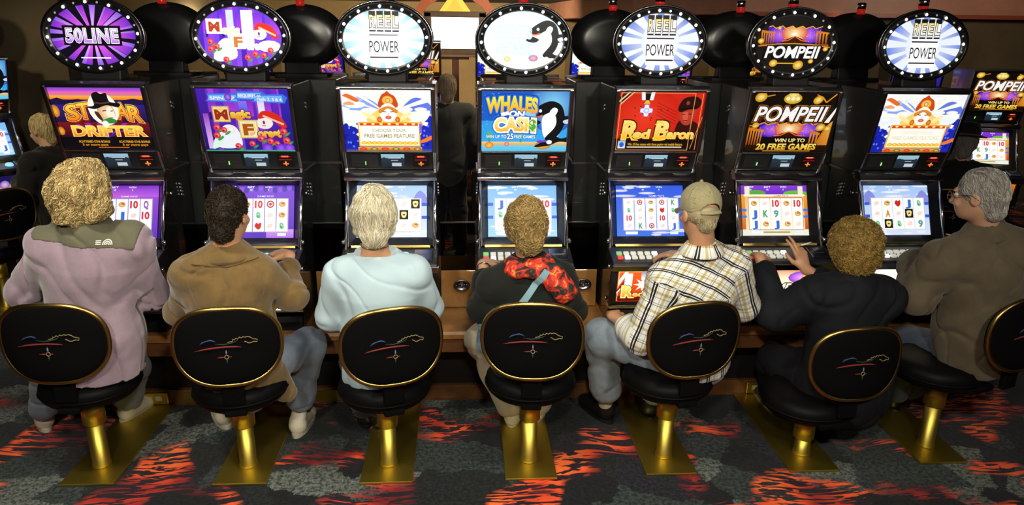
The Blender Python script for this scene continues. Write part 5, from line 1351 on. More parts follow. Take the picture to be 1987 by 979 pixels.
def collar(p, m, r=.066, h_=.045, parent=None, name='collar', tilt=.02, flare=.012):
    mb = MB(); c = p.J['neck']-np.array(p.org)-p.up*.012; N = 28; pts0 = []; 
    rings = []
    for (dr, dz, th) in ((-.002, -.03, 0), (-.004, h_*.55, 0), (-.003, h_, 0), (.004, h_*1.02, 0), (flare*.9, h_*.2, 0), (flare+.020, -.022, 0), (flare+.016, -.036, 0), (.01, -.04, 0)):
        ring = []
        for k in range(N):
            q = 2*math.pi*k/N; cx, sy_ = math.cos(q), math.sin(q); front = max(0, sy_)
            ring.append(mb.bm.verts.new(Vector(c+p.side*(r+dr)*1.05*cx+p.fwd*((r+dr)*sy_)+p.up*(dz-front*.5*h_))))
        rings.append(ring)
    for a, b in zip(rings, rings[1:]+rings[:1]):
        for k in range(N):
            f = mb.bm.faces.new((a[k], a[(k+1) % N], b[(k+1) % N], b[k])); f.smooth = True
    bmesh.ops.recalc_face_normals(mb.bm, faces=mb.bm.faces[:])
    return mb.obj(name, m, parent or p.o)

# --- 1: woman in lilac fleece
p = base_person(1, 'woman with curly blonde hair in a lilac and grey-green fleece jacket', SK2, 28, -8, 0, w=1.12, belly=1.15, headS=1.05)
FLEECE = cloth('lilac_fleece', (.30, .222, .28), .14, weave=240, bs=.8, vs=12, sheen=.5); YOKE = cloth('olive_yoke', (.125, .12, .078), .08, weave=420, bs=.15)
jp = p.torso(.038)+p.arms(.034, .97, ru=.06, re=.054, rw=.045)+[cone(p.J['pel']+p.fwd*.0, p.J['pel']-p.up*.03, .185, .195, .05, p.fwd, 1.05)]
o, jfn, V = garment(p, 'fleece_jacket', jp, FLEECE, .007, (.013, 19, 11), both(hem(p, -.02), neck_open(p)), stretch=(1.3, 1, .55), fine=.0022, crease=.014, cfreq=15)
zc = plane_cut(p.msh+p.up*.03, -p.up-p.side*.04); sl = plane_cut(p.msh+p.side*.205, p.side-p.up*.25); sr = plane_cut(p.msh-p.side*.205, -p.side-p.up*.25)
yk, yfn, _ = sdf_obj('yoke', jp, YOKE, o, .008, lambda P, d: np.maximum(np.maximum(np.maximum(jfn(P)-.004, zc(P)), np.maximum(sl(P), sr(P))), .062-np.linalg.norm(P-(p.J['neck']+p.up*.05).astype(f32), axis=1)), origin=p.org)
lg = []
for i in range(3):
    a0 = [(-.004+.012*i*math.cos(q) if False else (.004+.008*i)*math.cos(q)+.010, (.006+.009*i)*math.sin(q)) for q in [math.pi*k/10 for k in range(11)]]
    b0 = [((.009+.008*i)*math.cos(q)+.010, (.011+.009*i)*math.sin(q)) for q in [math.pi*k/10 for k in range(10, -1, -1)]]
    for k in range(10): lg.append([a0[k], a0[k+1], b0[9-k], b0[10-k]])
for k in range(3): lg.append([(-.045, .006+.009*k-.004), (-.020, .006+.009*k-.004), (-.020, .006+.009*k+.001), (-.045, .006+.009*k+.001)])
lgc = p.msh+p.up*.035+p.side*.095-p.fwd*.12
stick_on(p, jfn, lgc+p.up*.01, lg, p.fwd, p.side*.8, p.up*.8, mat('white_thread', (.75, .75, .72), .8), 'emblem', o, .007)
collar(p, YOKE, .074, .05, o)
mb = MB(); qs = [p.J['pel']+p.side*.165+p.up*(.02+.05*i)-p.fwd*(.02-.004*i) for i in range(9)]
qs = np.array(qs); 
for _ in range(30): qs = qs+p.side*(-jfn(qs))[:, None]*.8
mb.tube([Vector(q-np.array(p.org)) for q in qs+p.side*.002], .0045, 6); mb.obj('side_seam', mat('seam_dark', (.10, .10, .07), .9), o)
trousers(p, JEANS, .022, .76, seed=5); footset(p, 'LR', M_WSHOE, sock=M_SOCK)
L = p.L
hp = [ell(L(0, -.02, .035), (.105, .118, .108), .03), cone(L(0, -.05, -.01), L(0, -.075, -.06), .098, .085, .04), cone(L(-.07, -.02, -.02), L(-.09, -.03, -.075), .06, .05, .04), cone(L(.07, -.02, -.02), L(.09, -.02, -.07), .055, .05, .04), ell(L(-.115, -.03, -.075), (.048, .045, .04), .02), ell(L(0, .09, -.03), (.075, .09, .10), .01, sub=True)]
hw = waves(3, 95, 8); hw2 = waves(4, 45, 6)
ho, hfn, HV = sdf_obj('hair', hp, M_HAIR, p.o, .008, lambda P, d: d+.007*hw(P)+.013*hw2(P), origin=p.org, col=lambda V: np.clip(np.array([.40, .28, .10])*(1+.35*hw(V)[:, None]), 0, 1))
strands('curls', hfn, HV, ho, M_HAIR, 3000, 12, .008, .004, lambda P: np.stack([(P[:, 0]-p.J['head'][0])*3, (P[:, 1]-p.J['head'][1])*2, np.full(len(P), -.6)], 1), .0017, .006, .95, hair_colors((.30, .20, .07), (.80, .64, .32)), 2, origin=p.org, jitter=.28)

# --- 2: man in brown jacket
p = base_person(2, 'man with short dark hair in a tan brown suede jacket and jeans', SK, 12, -10, 0, w=1.10, belly=1.1, hands={'R': ((-.75, .60, -.02), (0, -.2, 1), -1, dict(curl=(.35, .45, .4), s=1.08))})
SUEDE = cloth('brown_suede', (.150, .094, .032), .28, weave=200, bs=.25, vs=9, sheen=.35)
jp = p.torso(.034)+p.arms(.024, .64, ru=.058, re=.052, rw=.036)+[cone(p.J['pel']+p.side*.02, p.J['pel']-p.up*.06, .18, .185, .05, p.fwd, 1.1), cone(p.J['pel']+p.side*.13, p.J['pel']+p.side*.21-p.up*.17+p.fwd*.02, .07, .055, .05)]
o, jfn, V = garment(p, 'suede_jacket', jp, SUEDE, .007, (.008, 20, 21), both(neck_open(p, .064)), fine=.0025, crease=.011, cfreq=14)
collar(p, SUEDE, .070, .026, o, flare=.022)
mb = MB(); N = 24; pts = [p.J['neck']-p.up*.062+p.side*(.145*(k/(N-1)*2-1))-p.fwd*(.14-.02*abs(k/(N-1)*2-1)) for k in range(N)]
pts = np.array(pts)
for _ in range(40): pts = pts+p.fwd*np.clip(jfn(pts), -.02, .02)[:, None]*.8
pts[:, 2] += np.array([.02*abs(k/(N-1)*2-1) for k in range(N)])
mb.tube([Vector(q-np.array(p.org)) for q in pts], .003, 5); mb.obj('yoke_seam', mat('seam_brown', (.10, .06, .02), .9), o)
trousers(p, JEANS, .026, .70, seed=6); footset(p, 'LR', M_WSHOE, sock=M_SOCK, size=1.05)
L = p.L
hp = [ell(L(0, -.022, .032), (.085, .104, .098), .03), cone(L(0, -.06, -.02), L(0, -.068, -.075), .066, .052, .03), ell(L(0, .085, -.02), (.075, .085, .09), .01, sub=True)]
ho, hfn, HV = hair_cap(p, 'hair', M_HAIR, hp, .007, 8, (.004, 90), col=lambda V: np.tile(np.array([.010, .007, .004]), (len(V), 1)))
strands('locks', hfn, HV, ho, M_HAIR, 2200, 5, .007, .003, lambda P: np.stack([(P[:, 0]-p.J['head'][0])*4, (P[:, 1]-p.J['head'][1])*2, np.full(len(P), -.5)], 1), .0016, .005, 1.2, hair_colors((.010, .007, .004), (.05, .035, .02)), 4, origin=p.org, jitter=.7)

# --- 3: silver-haired woman in pale blue
p = base_person(3, 'woman with straight silver-blonde hair in a pale blue long-sleeved top', SK, -4, -8, 0, w=1.10, belly=1.10, armr=1.12)
PALE = cloth('pale_blue_knit', (.40, .53, .60), .05, weave=600, bs=.2, vs=6)
jp = p.torso(.020)+p.arms(.022, .98, ru=.060, re=.054, rw=.042)+[cone(p.J['pel'], p.J['pel']-p.up*.05, .175, .185, .05, p.fwd, 1.05)]
no = (p.J['neck']+p.up*.035-p.fwd*.012).astype(f32); sd_ = p.side.astype(f32)
def scoop(P, d):
    q = P-no; x = q@sd_; q = q-np.outer(x*.42, sd_); return np.maximum(d, .076-np.linalg.norm(q, axis=1))
o, jfn, V = garment(p, 'knit_top', jp, PALE, .007, (.006, 21, 33), both(scoop, hem(p, -.075)), stretch=(.8, 1, 1.3), fine=.0012)
trousers(p, cloth('black_trousers', (.012, .012, .014), .1), .022, .88, seed=7); footset(p, 'LR', M_BSHOE, M_BSHOE)
mb = MB(); c = p.J['neck']+p.up*.024; mb.tube([Vector(c+p.side*.067*math.cos(q)+p.fwd*.067*math.sin(q)-p.up*.03*max(0, math.sin(q))-np.array(p.org)) for q in [2*math.pi*k/32 for k in range(32)]], .0028, 6, True); mb.obj('necklace', M_BRASSD, p.o)
L = p.L
hp = [ell(L(0, -.018, .034), (.094, .112, .104), .03), cone(L(0, -.045, -.01), L(0, -.068, -.085), .088, .062, .04), cone(L(-.06, -.01, 0), L(-.062, -.02, -.075), .04, .028, .03), cone(L(.06, -.01, 0), L(.062, -.02, -.075), .04, .028, .03), ell(L(0, .09, -.03), (.07, .085, .10), .01, sub=True)]
ho, hfn, HV = hair_cap(p, 'hair', M_HAIR, hp, .007, 9, (.005, 55), col=lambda V: np.tile(np.array([.48, .44, .30]), (len(V), 1)))
cr = p.L(0, -.05, .11)
strands('locks', hfn, HV, ho, M_HAIR, 3200, 8, .012, .004, lambda P: np.stack([(P[:, 0]-cr[0])*5*(P[:, 2] > p.J['head'][2]-.02)-(P[:, 0]-p.J['head'][0])*2*(P[:, 2] < p.J['head'][2]-.05), (P[:, 1]-cr[1])*3, np.full(len(P), -.8)], 1), .0014, .002, .7, hair_colors((.46, .41, .27), (.90, .86, .70)), 5, origin=p.org, jitter=.18)

# --- 4: woman with red floral scarf
p = base_person(4, 'woman with short golden-brown hair, black sweater and red floral scarf', SK, -6, -16, 0, w=1.02, belly=1.15, headS=.96, armr=1.15, hands={'L': ((.42, .88, -.12), (0, -.2, 1), 1, dict(curl=(.25, .4, .4), spread=.02, s=1.08))})
SWEAT = cloth('black_sweater', (.009, .011, .009), .2, weave=260, bs=.6, sheen=.05)
jp = p.torso(.034)+p.arms(.022, .62, ru=.056, re=.052, rw=.034)+[cone(p.J['pel'], p.J['pel']-p.up*.02, .18, .185, .05, p.fwd, 1.05)]
o, jfn, V = garment(p, 'sweater', jp, SWEAT, .007, (.008, 20, 44), neck_open(p, .06), fine=.002)
mscarf = bpy.data.materials.new('floral_scarf'); mscarf.use_nodes = True
nt = mscarf.node_tree; b = nt.nodes['Principled BSDF']; b.inputs['Roughness'].default_value = .8
tc = nt.nodes.new('ShaderNodeTexCoord'); nz = nt.nodes.new('ShaderNodeTexNoise'); nz.inputs['Scale'].default_value = 19; nz.inputs['Detail'].default_value = 3; nz.inputs['Distortion'].default_value = 1.2
rp = nt.nodes.new('ShaderNodeValToRGB'); rp.color_ramp.interpolation = 'CONSTANT'
for _ in range(4): rp.color_ramp.elements.new(.5)
for e, (q, c) in zip(rp.color_ramp.elements, [(0, (.012, .012, .008)), (.42, (.05, .02, .01)), (.46, (.42, .018, .012)), (.55, (.72, .05, .02)), (.62, (.75, .30, .04)), (.67, (.5, .02, .015))]): e.position = q; e.color = (*c, 1)
nt.links.new(tc.outputs['Object'], nz.inputs['Vector']); nt.links.new(nz.outputs['Fac'], rp.inputs[0]); nt.links.new(rp.outputs[0], b.inputs['Base Color'])
nk = p.J['neck']; sc = []
ring = [nk-p.up*.015+p.side*.088*math.cos(q)+p.fwd*.078*math.sin(q)-p.up*.045*math.sin(q)*(1 if math.sin(q) > 0 else .3) for q in [2*math.pi*k/12 for k in range(13)]]
for a, b2 in zip(ring, ring[1:]): sc.append(cone(a, b2, .026, .026, .02))
ring = [nk-p.up*.055+p.side*.115*math.cos(q)+p.fwd*.10*math.sin(q)-p.up*.02*math.sin(q) for q in [2*math.pi*k/12 for k in range(13)]]
for a, b2 in zip(ring, ring[1:]): sc.append(cone(a, b2, .025, .025, .02))
sc += [cone(nk+p.side*.06-p.fwd*.10-p.up*.05, nk+p.side*.15-p.fwd*.125-p.up*.15, .04, .05, .03, p.fwd, 1.6), cone(nk+p.side*.12-p.fwd*.09-p.up*.05, nk+p.side*.17-p.fwd*.10-p.up*.14, .05, .05, .03, p.fwd, 1.5)]
wv4 = waves(12, 60, 7)
jraw = jfn
sco, sfn, _ = sdf_obj('floral_scarf', sc, mscarf, p.o, .007, lambda P, d: d+.007*wv4(P), origin=p.org)
trousers(p, cloth('cream_trousers', (.50, .46, .34), .1), .024, .9, seed=8); footset(p, 'LR', M_WSHOE)
# bracelet on the left wrist
mb = MB(); w_ = p.J['wrL']; dd = nrm(p.J['wrL']-p.J['elL']); pa = nrm(np.cross(dd, [0, 0, 1])); pb = np.cross(dd, pa)
mb.tube([Vector(w_-dd*.018+pa*.034*math.cos(q)+pb*.034*math.sin(q)-np.array(p.org)) for q in [2*math.pi*k/20 for k in range(20)]], .005, 6, True); mb.obj('bracelet', M_CHROME, p.o)
# denim shoulder bag: strap across the back, body on the left hip
DENIM = cloth('bag_denim', (.10, .20, .30), .25, vs=8)
bc = p.J['pel']-p.side*.215+p.up*.10+p.fwd*.12
bag = empty('shoulder_bag', tuple(bc), 'blue denim shoulder bag with pale strap worn by the red-scarf woman', 'bag')
wvb = waves(31, 30, 6)
sdf_obj('bag_body', [cone(bc-p.up*.05-p.fwd*.06, bc-p.up*.05+p.fwd*.06, .052, .052, .03), cone(bc+p.up*.06-p.fwd*.05, bc+p.up*.06+p.fwd*.05, .04, .04, .05)], DENIM, bag, .008, lambda P, d: d+.007*wvb(P), origin=tuple(bc))
a0 = nk+p.side*.075-p.up*.02; a1 = bc+p.up*.06
N = 22; pts = np.array([a0*(1-k/(N-1))+a1*(k/(N-1))-p.fwd*.25*math.sin(math.pi*min(1, k/(N-1)*1.1))**.5 for k in range(N)])
sfield = lambda P: np.minimum(jfn(P), sfn(P))
for _ in range(50): pts = pts+p.fwd*np.clip(sfield(pts), -.02, .02)[:, None]*.6
t_ = np.gradient(pts, axis=0); t_ /= np.linalg.norm(t_, axis=1)[:, None]; sv = np.cross(t_, p.fwd)
mb = MB(); W = .017; r0 = []
for q, s_ in zip(pts, sv): r0.append([mb.bm.verts.new(Vector(q+s_*W*sg-p.fwd*of-bc)) for sg, of in ((-1, .004), (1, .004), (1, .008), (-1, .008))])
for a, b2 in zip(r0, r0[1:]):
    for k in range(4): mb.bm.faces.new((a[k], a[(k+1) % 4], b2[(k+1) % 4], b2[k]))
mb.obj('strap', cloth('strap_blue', (.22, .38, .46), .08), bag)
L = p.L
hp = [ell(L(0, -.018, .036), (.092, .11, .106), .03), cone(L(0, -.05, -.01), L(0, -.07, -.075), .084, .066, .04), ell(L(-.05, -.01, 0), (.042, .06, .07), .03), ell(L(.05, -.01, 0), (.042, .06, .07), .03), ell(L(0, .09, -.03), (.07, .085, .10), .01, sub=True)]
hw = waves(14, 70, 8)
ho, hfn, HV = sdf_obj('hair', hp, M_HAIR, p.o, .007, lambda P, d: d+.007*hw(P), origin=p.org, col=lambda V: np.clip(np.array([.26, .17, .055])*(1+.4*hw(V)[:, None]), 0, 1))
strands('locks', hfn, HV, ho, M_HAIR, 2600, 6, .009, .004, lambda P: np.stack([np.sin(P[:, 2]*40)*.8+(P[:, 0]-p.J['head'][0])*3, (P[:, 1]-p.J['head'][1])*2, -.5+.5*np.sin(P[:, 0]*50)], 1), .0015, .006, 1.3, hair_colors((.20, .13, .045), (.58, .42, .17)), 6, origin=p.org, jitter=.5)

# --- 5: man in plaid shirt and cap
p = base_person(5, 'man in a white and black plaid shirt, pale cap and faded jeans', SK, -13, -6, 0, w=1.06, belly=1.0, headS=1.02, hands={'L': ((.25, .95, -.15), (-.2, -.1, 1), 1, dict(curl=(.4, .4, .3))), 'R': ((-.8, .55, -.05), (0, -.1, 1), -1, dict(curl=(.3, .4, .3)))})
mp_ = bpy.data.materials.new('plaid_cotton'); mp_.use_nodes = True
nt = mp_.node_tree; b = nt.nodes['Principled BSDF']; b.inputs['Roughness'].default_value = .85; b.inputs['Specular IOR Level'].default_value = .2
at_ = nt.nodes.new('ShaderNodeAttribute'); at_.attribute_name = 'cloth'; sx = nt.nodes.new('ShaderNodeSeparateXYZ'); nt.links.new(at_.outputs['Vector'], sx.inputs[0])
def stripes(sock, period, stops):
    m1 = nt.nodes.new('ShaderNodeMath'); m1.operation = 'DIVIDE'; m1.inputs[1].default_value = period; nt.links.new(sock, m1.inputs[0])
    m2 = nt.nodes.new('ShaderNodeMath'); m2.operation = 'FRACT'; nt.links.new(m1.outputs[0], m2.inputs[0])
    r = nt.nodes.new('ShaderNodeValToRGB'); r.color_ramp.interpolation = 'CONSTANT'
    while len(r.color_ramp.elements) < len(stops): r.color_ramp.elements.new(.5)
    for e, (q, c) in zip(r.color_ramp.elements, stops): e.position = q; e.color = (*c, 1)
    nt.links.new(m2.outputs[0], r.inputs[0]); return r.outputs[0]
WH, BK, TN, GR = (1, 1, 1), (.025, .025, .04), (.70, .62, .38), (.50, .53, .58)
st_ = [(0, BK), (.09, WH), (.14, BK), (.23, WH), (.34, GR), (.36, WH), (.46, TN), (.60, WH), (.68, GR), (.72, WH), (.93, BK), (.945, WH)]
mx = nt.nodes.new('ShaderNodeMix'); mx.data_type = 'RGBA'; mx.blend_type = 'MULTIPLY'; mx.inputs[0].default_value = 1
nt.links.new(stripes(sx.outputs[0], .088, st_), mx.inputs[6]); nt.links.new(stripes(sx.outputs[1], .10, [(0, GR), (.05, WH), (.12, BK), (.145, WH), (.40, TN), (.54, WH), (.70, GR), (.74, WH)]), mx.inputs[7])
m3 = nt.nodes.new('ShaderNodeMix'); m3.data_type = 'RGBA'; m3.blend_type = 'MULTIPLY'; m3.inputs[0].default_value = 1; m3.inputs[7].default_value = (.78, .78, .74, 1); nt.links.new(mx.outputs[2], m3.inputs[6]); nt.links.new(m3.outputs[2], b.inputs['Base Color'])
def plaid_uv(V, p=p):
    J = p.J; out = np.zeros((len(V), 3))
    q = V-p.msh; x = q@p.side; z = q@p.up; y = q@p.fwd
    uv = np.stack([x+.25*np.where(np.abs(x) > .12, np.sign(x)*(y*.6+.0), 0), z], 1)
    yk = z > -.105   # the yoke is cut on the bias
    c, s = math.cos(.62), math.sin(.62)
    zz = z+y*.9
    uv[yk] = np.stack([c*zz[yk]*1.0+s*x[yk], -s*zz[yk]+c*x[yk]], 1)+.03
    for sd in 'LR':
        a, e, w = J['sh'+sd], J['el'+sd], J['wr'+sd]
        ax = nrm(e-a); h = (V-a)@ax; rad = V-a-np.outer(h, ax); r1 = np.linalg.norm(rad, axis=1)
        ax2 = nrm(w-e); h2 = (V-e)@ax2; rad2 = V-e-np.outer(h2, ax2); r2 = np.linalg.norm(rad2, axis=1)
        n1 = nrm(np.cross(ax, p.fwd)); n2 = np.cross(ax, n1)
        sgn = -1 if sd == 'L' else 1
        m_ = ((q@p.side)*sgn > .15) & (h > .0) & (r1 < .13)
        ang = np.arctan2(rad@n2, rad@n1)
        uv[m_] = np.stack([ang[m_]*.075, h[m_]], 1)
        m2_ = (h2 > .0) & (r2 < .10) & (h > .22)
        ang2 = np.arctan2(rad2@n2, rad2@n1); uv[m2_] = np.stack([ang2[m2_]*.07, np.linalg.norm(e-a)+h2[m2_]], 1)
    out[:, :2] = uv; return out
jp = p.torso(.026)+p.arms(.028, .42, ru=.062, re=.058, rw=.05)+[cone(p.J['pel'], p.J['pel']-p.up*.02, .17, .175, .05, p.fwd, 1.1)]
o, jfn, V = garment(p, 'plaid_shirt', jp, mp_, .0055, (.008, 20, 55), both(neck_open(p, .066), hem(p, -.05)), extra=plaid_uv, fine=.0015)
co = collar(p, mp_, .068, .024, o, flare=.02)
a = co.data.attributes.new('cloth', 'FLOAT_VECTOR', 'POINT'); cv = np.array([v.co[:] for v in co.data.vertices])
a.data.foreach_set('vector', np.stack([np.arctan2(cv[:, 1]-cv[:, 1].mean(), cv[:, 0]-cv[:, 0].mean())*.08, cv[:, 2]*.5+.02, cv[:, 2]*0], 1).astype(f32).ravel())
trousers(p, cloth('faded_jeans', (.24, .30, .36), .3, vs=5, weave=500), .030, .72, seed=9, flare=.02); footset(p, 'LR', M_BSHOE, M_BSHOE, M_SOCK, 1.15)
L = p.L
CAPM = cloth('pale_cap_cotton', (.30, .27, .15), .12, weave=420, bs=.25, vs=9); R3_ = np.stack([p.r, p.f, p.u])
hp = [ell(L(0, -.02, .015), (.083, .10, .066), .03), cone(L(0, -.06, -.03), L(0, -.066, -.04), .055, .045, .02), ell(L(0, .07, -.03), (.08, .085, .09), .01, sub=True)]
ho, hfn, HV = hair_cap(p, 'hair', M_HAIR, hp, .007, 10, (.003, 90), col=lambda V: np.tile(np.array([.36, .30, .18]), (len(V), 1)))
strands('locks', hfn, HV, ho, M_HAIR, 1100, 5, .008, .003, down, .0014, .002, 1, hair_colors((.34, .27, .15), (.60, .52, .34)), 7, origin=p.org, jitter=.4, sel=lambda V: V[:, 2] < p.J['head'][2]+.0)
cp = [ell(L(0, -.015, .048), (.092, .112, .10), .02, R3_)]
low = plane_cut(L(0, -.02, .012), -p.u+p.f*.06); opn = L(0, -.14, .012).astype(f32)
seam = waves(2, 10, 3)
def cap_post(P, d):
    q = P-L(0, -.015, .048); an = np.arctan2(q@p.r, q@p.f); d = d-.0022*np.exp(-((an*3/math.pi-np.round(an*3/math.pi))*9)**2)
    sh = np.maximum(d, -(d+.006)); q2 = P-opn; x, z = q2@p.r, (q2@p.u)
    hole = np.sqrt((x/1.0)**2+(z/.85)**2)-.052
    return np.maximum(np.maximum(sh, low(P)), np.where(q2@p.f < .07, -hole, -1))
cap, cfn, _ = sdf_obj('cap', cp, CAPM, p.o, .0045, cap_post, origin=p.org)
mb = MB(); pts = [L(.088*math.sin(q), -.015-.108*math.cos(q), .016-.002*math.cos(q)) for q in [-.62+1.24*k/14 for k in range(15)]]
mb.tube([Vector(q-np.array(p.org)) for q in pts], .010, 8, flat=.4); mb.obj('cap_strap', CAPM, cap)
mb = MB(); mb.ball(L(0, -.015, .149)-np.array(p.org), .009, 2); mb.obj('cap_button', CAPM, cap)
mb = MB(); rows_ = []
for j in range(5):
    rr = j/4; row = []
    for k in range(13):
        q = -1.1+2.2*k/12; r_ = .075+rr*.03*math.cos(q*.9); row.append(mb.bm.verts.new(Vector(L(r_*math.sin(q)*1.02, .0+ (.095+rr*.075*max(.1, math.cos(q)))*math.cos(q)*1.0, .012+.012*math.cos(q*1.6)-rr*.02)-np.array(p.org))))
    rows_.append(row)
for a_, b_ in zip(rows_, rows_[1:]):
    for k in range(12): mb.bm.faces.new((a_[k], a_[k+1], b_[k+1], b_[k]))
bmesh.ops.solidify(mb.bm, geom=mb.bm.faces[:], thickness=.004); mb.obj('cap_brim', CAPM, cap)

# --- 6: person in dark coat with a cigarette
p = base_person(6, 'person with fuzzy ginger-gold hair in a dark coat holding up a cigarette', SK, -14, -6, 0, w=1.05, belly=1.25, headS=1.03, armr=1.15, hands={'L': ((.30, .94, -.10), (0, -.25, 1), 1, dict(curl=(.35, .5, .4), s=1.05)), 'R': ((-.28, .25, .92), (.25, -.95, .1), -1, dict(curl=(.25, .35, .3), s=1.05, spread=.016, fingers=[(.15, .25, .2), (.2, .3, .2), (.7, .7, .5), (.8, .8, .5)]))})
COAT = cloth('dark_coat', (.0065, .008, .011), .3, .8, weave=180, bs=.2, sheen=.0)
jp = p.torso(.042)+p.arms(.028, .76, ru=.066, re=.060, rw=.036)+[cone(p.J['pel'], p.J['pel']-p.up*.06, .20, .20, .05, p.fwd, 1.0), cone(p.J['pel']-p.side*.08, p.J['kL']+p.up*.02, .15, .10, .08), cone(p.J['pel']-p.side*.12-p.up*.02, p.J['pel']-p.side*.24+p.fwd*.1-p.up*.18, .10, .09, .06), cone(p.J['neck']-p.up*.06-p.fwd*.03, p.J['neck']-p.up*.0, .10, .085, .05)]
o, jfn, V = garment(p, 'coat', jp, COAT, .007, (.012, 17, 66), neck_open(p, .05, .08), fine=.003)
trousers(p, cloth('dark_trousers', (.007, .009, .013), .2, sheen=.0), .03, .9, seed=10); footset(p, 'LR', M_BSHOE, M_SOLE)
L = p.L
hp = [ell(L(0, -.02, .025), (.122, .125, .125), .03), ell(L(0, -.045, -.06), (.095, .085, .07), .05), ell(L(0, .105, -.03), (.07, .085, .10), .01, sub=True)]
hw = waves(24, 120, 8)
ho, hfn, HV = sdf_obj('hair', hp, M_HAIR, p.o, .007, lambda P, d: d+.006*hw(P), origin=p.org, col=lambda V: np.clip(np.array([.25, .155, .035])*(1+.4*hw(V)[:, None]), 0, 1))
strands('frizz', hfn, HV, ho, M_HAIR, 4200, 5, .006, .005, lambda P: np.sin(P*90)+.2, .0012, .006, 2.0, hair_colors((.20, .12, .03), (.62, .42, .13)), 8, origin=p.org, jitter=1.0)
w_ = p.J['wrR']; hd = nrm((-.28, .25, .92)); tip = w_+hd*.128+np.array([.002, -.004, 0])
cg = empty('cigarette', tuple(tip), 'lit white cigarette between the raised fingers of the dark-coated person', 'cigarette')
cdv = Vector((.95, -.05, .30)).normalized()
MB().lathe([(0, -.018), (.0042, -.018), (.0042, .010), (0, .010)], (0, 0, 0), 10, cdv).obj('filter', mat('filter_tan', (.5, .28, .1), .8), cg)
MB().lathe([(0, .010), (.0042, .010), (.0042, .06), (0, .06)], (0, 0, 0), 10, cdv).obj('paper', mat('cigarette_paper', (.8, .8, .76), .8), cg)
MB().lathe([(0, .06), (.0041, .06), (.0036, .068), (0, .07)], (0, 0, 0), 10, cdv).obj('ash', mat('ash_grey', (.25, .24, .23), .9), cg)

# --- 7: man in glasses, far right
p = base_person(7, 'grey-haired man in wire glasses and a taupe jacket at the right end', SK2, -38, -8, 0, w=1.15, belly=1.15, headS=1.02, armr=1.15, hands={'L': ((.35, .9, -.1), (0, -.2, 1), 1, dict(curl=(.5, .6, .5)))})
TAUPE = cloth('taupe_jacket', (.115, .092, .058), .18, weave=260, bs=.3, vs=10)
jp = p.torso(.040)+p.arms(.038, .93, ru=.068, re=.066, rw=.05)+[cone(p.J['pel'], p.J['pel']-p.up*.02, .19, .195, .05, p.fwd, 1.05)]
o, jfn, V = garment(p, 'taupe_jacket', jp, TAUPE, .007, (.010, 17, 77), both(neck_open(p, .064), hem(p, -.05)), fine=.0025, crease=.012, cfreq=14)
collar(p, TAUPE, .074, .042, o)
trousers(p, JEANS_D, .026, .88, seed=11); footset(p, 'LR', M_BSHOE, M_BSHOE)
L = p.L; R3_ = np.stack([p.r, p.f, p.u])
hp = [ell(L(0, -.022, .034), (.086, .106, .10), .03, R3_), cone(L(0, -.06, -.02), L(0, -.066, -.07), .068, .05, .03), ell(L(0, .085, -.035), (.085, .085, .085), .01, R3_, sub=True), ell(L(.09, .03, -.05), (.03, .05, .05), .01, R3_, sub=True), ell(L(-.09, .03, -.05), (.03, .05, .05), .01, R3_, sub=True)]
ho, hfn, HV = hair_cap(p, 'hair', M_HAIR, hp, .007, 12, (.004, 60), col=lambda V: np.tile(np.array([.36, .34, .30]), (len(V), 1)))
strands('locks', hfn, HV, ho, M_HAIR, 2600, 7, .011, .003, lambda P: np.tile(-p.f*.5, (len(P), 1))+np.array([0, 0, -.7]), .0014, .003, .8, hair_colors((.26, .24, .21), (.75, .72, .68)), 9, origin=p.org, jitter=.25)
gl = empty('eyeglasses', tuple(p.J['head']), 'thin gold-rimmed eyeglasses worn by the grey-haired man', 'glasses')
g0 = np.array(p.J['head']); gm = mat('gold_wire', (.6, .45, .15), .25, 1.0)
for sg in (-1, 1):
    cl = L(sg*.036, .112, .004)-g0
    mb = MB(); mb.tube([Vector(cl+p.r*.027*math.cos(q)+p.u*.021*math.sin(q)) for q in [2*math.pi*k/20 for k in range(20)]], .0018, 6, True); mb.obj('rim', gm, gl)
    mb = MB(); mb.tube([Vector(L(sg*.063, .112, .010)-g0), Vector(L(sg*.082, .10, .012)-g0), Vector(L(sg*.088, .0, .012)-g0), Vector(L(sg*.086, -.03, -.01)-g0)], .0018, 6); mb.obj('temple', gm, gl)
mb = MB(); mb.tube([Vector(L(-.010, .113, .008)-g0), Vector(L(0, .118, .012)-g0), Vector(L(.010, .113, .008)-g0)], .0016, 6); mb.obj('bridge', gm, gl)
# ------------------------------------------------------------------ behind the row
def stand_base(t, z=.56):
    MB().box((0, .0, -z/2), (.60, .62, z-.005), bev=.006).obj('base_stand', M_MATTE, t)
SKIP_TOP = ('topper_sign', 'sign_pedestal', 'candle_light', 'button', 'side_lock', 'speaker_grille', 'vent')
def far_machine(src, x, y, rz, label, top=False, group='slot machines beyond the row'):
    t = dup_tree(SLOTS[src], (x, y, .56 if top or rz else .72), rz, label, group, skip=('button', 'side_lock', 'vent', 'sign_rim') if top else SKIP_TOP); stand_base(t, t.location.z); return t
far_machine(3, -4.64, 6.8, math.radians(48), 'slot machine with blue glass at the far left edge before the blonde woman', True)
for src, x, y, lab in ((1, -2.62, 8.3, 'far purple slot machine behind the cowboy machine'), (1, -1.86, 8.3, 'far purple slot machine seen between the second and third machines'), (5, -.84, 8.2, 'far golden slot machine behind the third oval sign'),
                       (2, .04, 8.2, 'far bright white slot machine beside the sign board post'), (2, 1.06, 8.3, 'far pale slot machine seen between the orca and airman machines'), (1, 2.0, 8.6, 'far purple slot machine behind the airman machine'), (5, 2.9, 8.8, 'far golden slot machine behind the volcano sign')):
    far_machine(src, x, y, 0, lab)
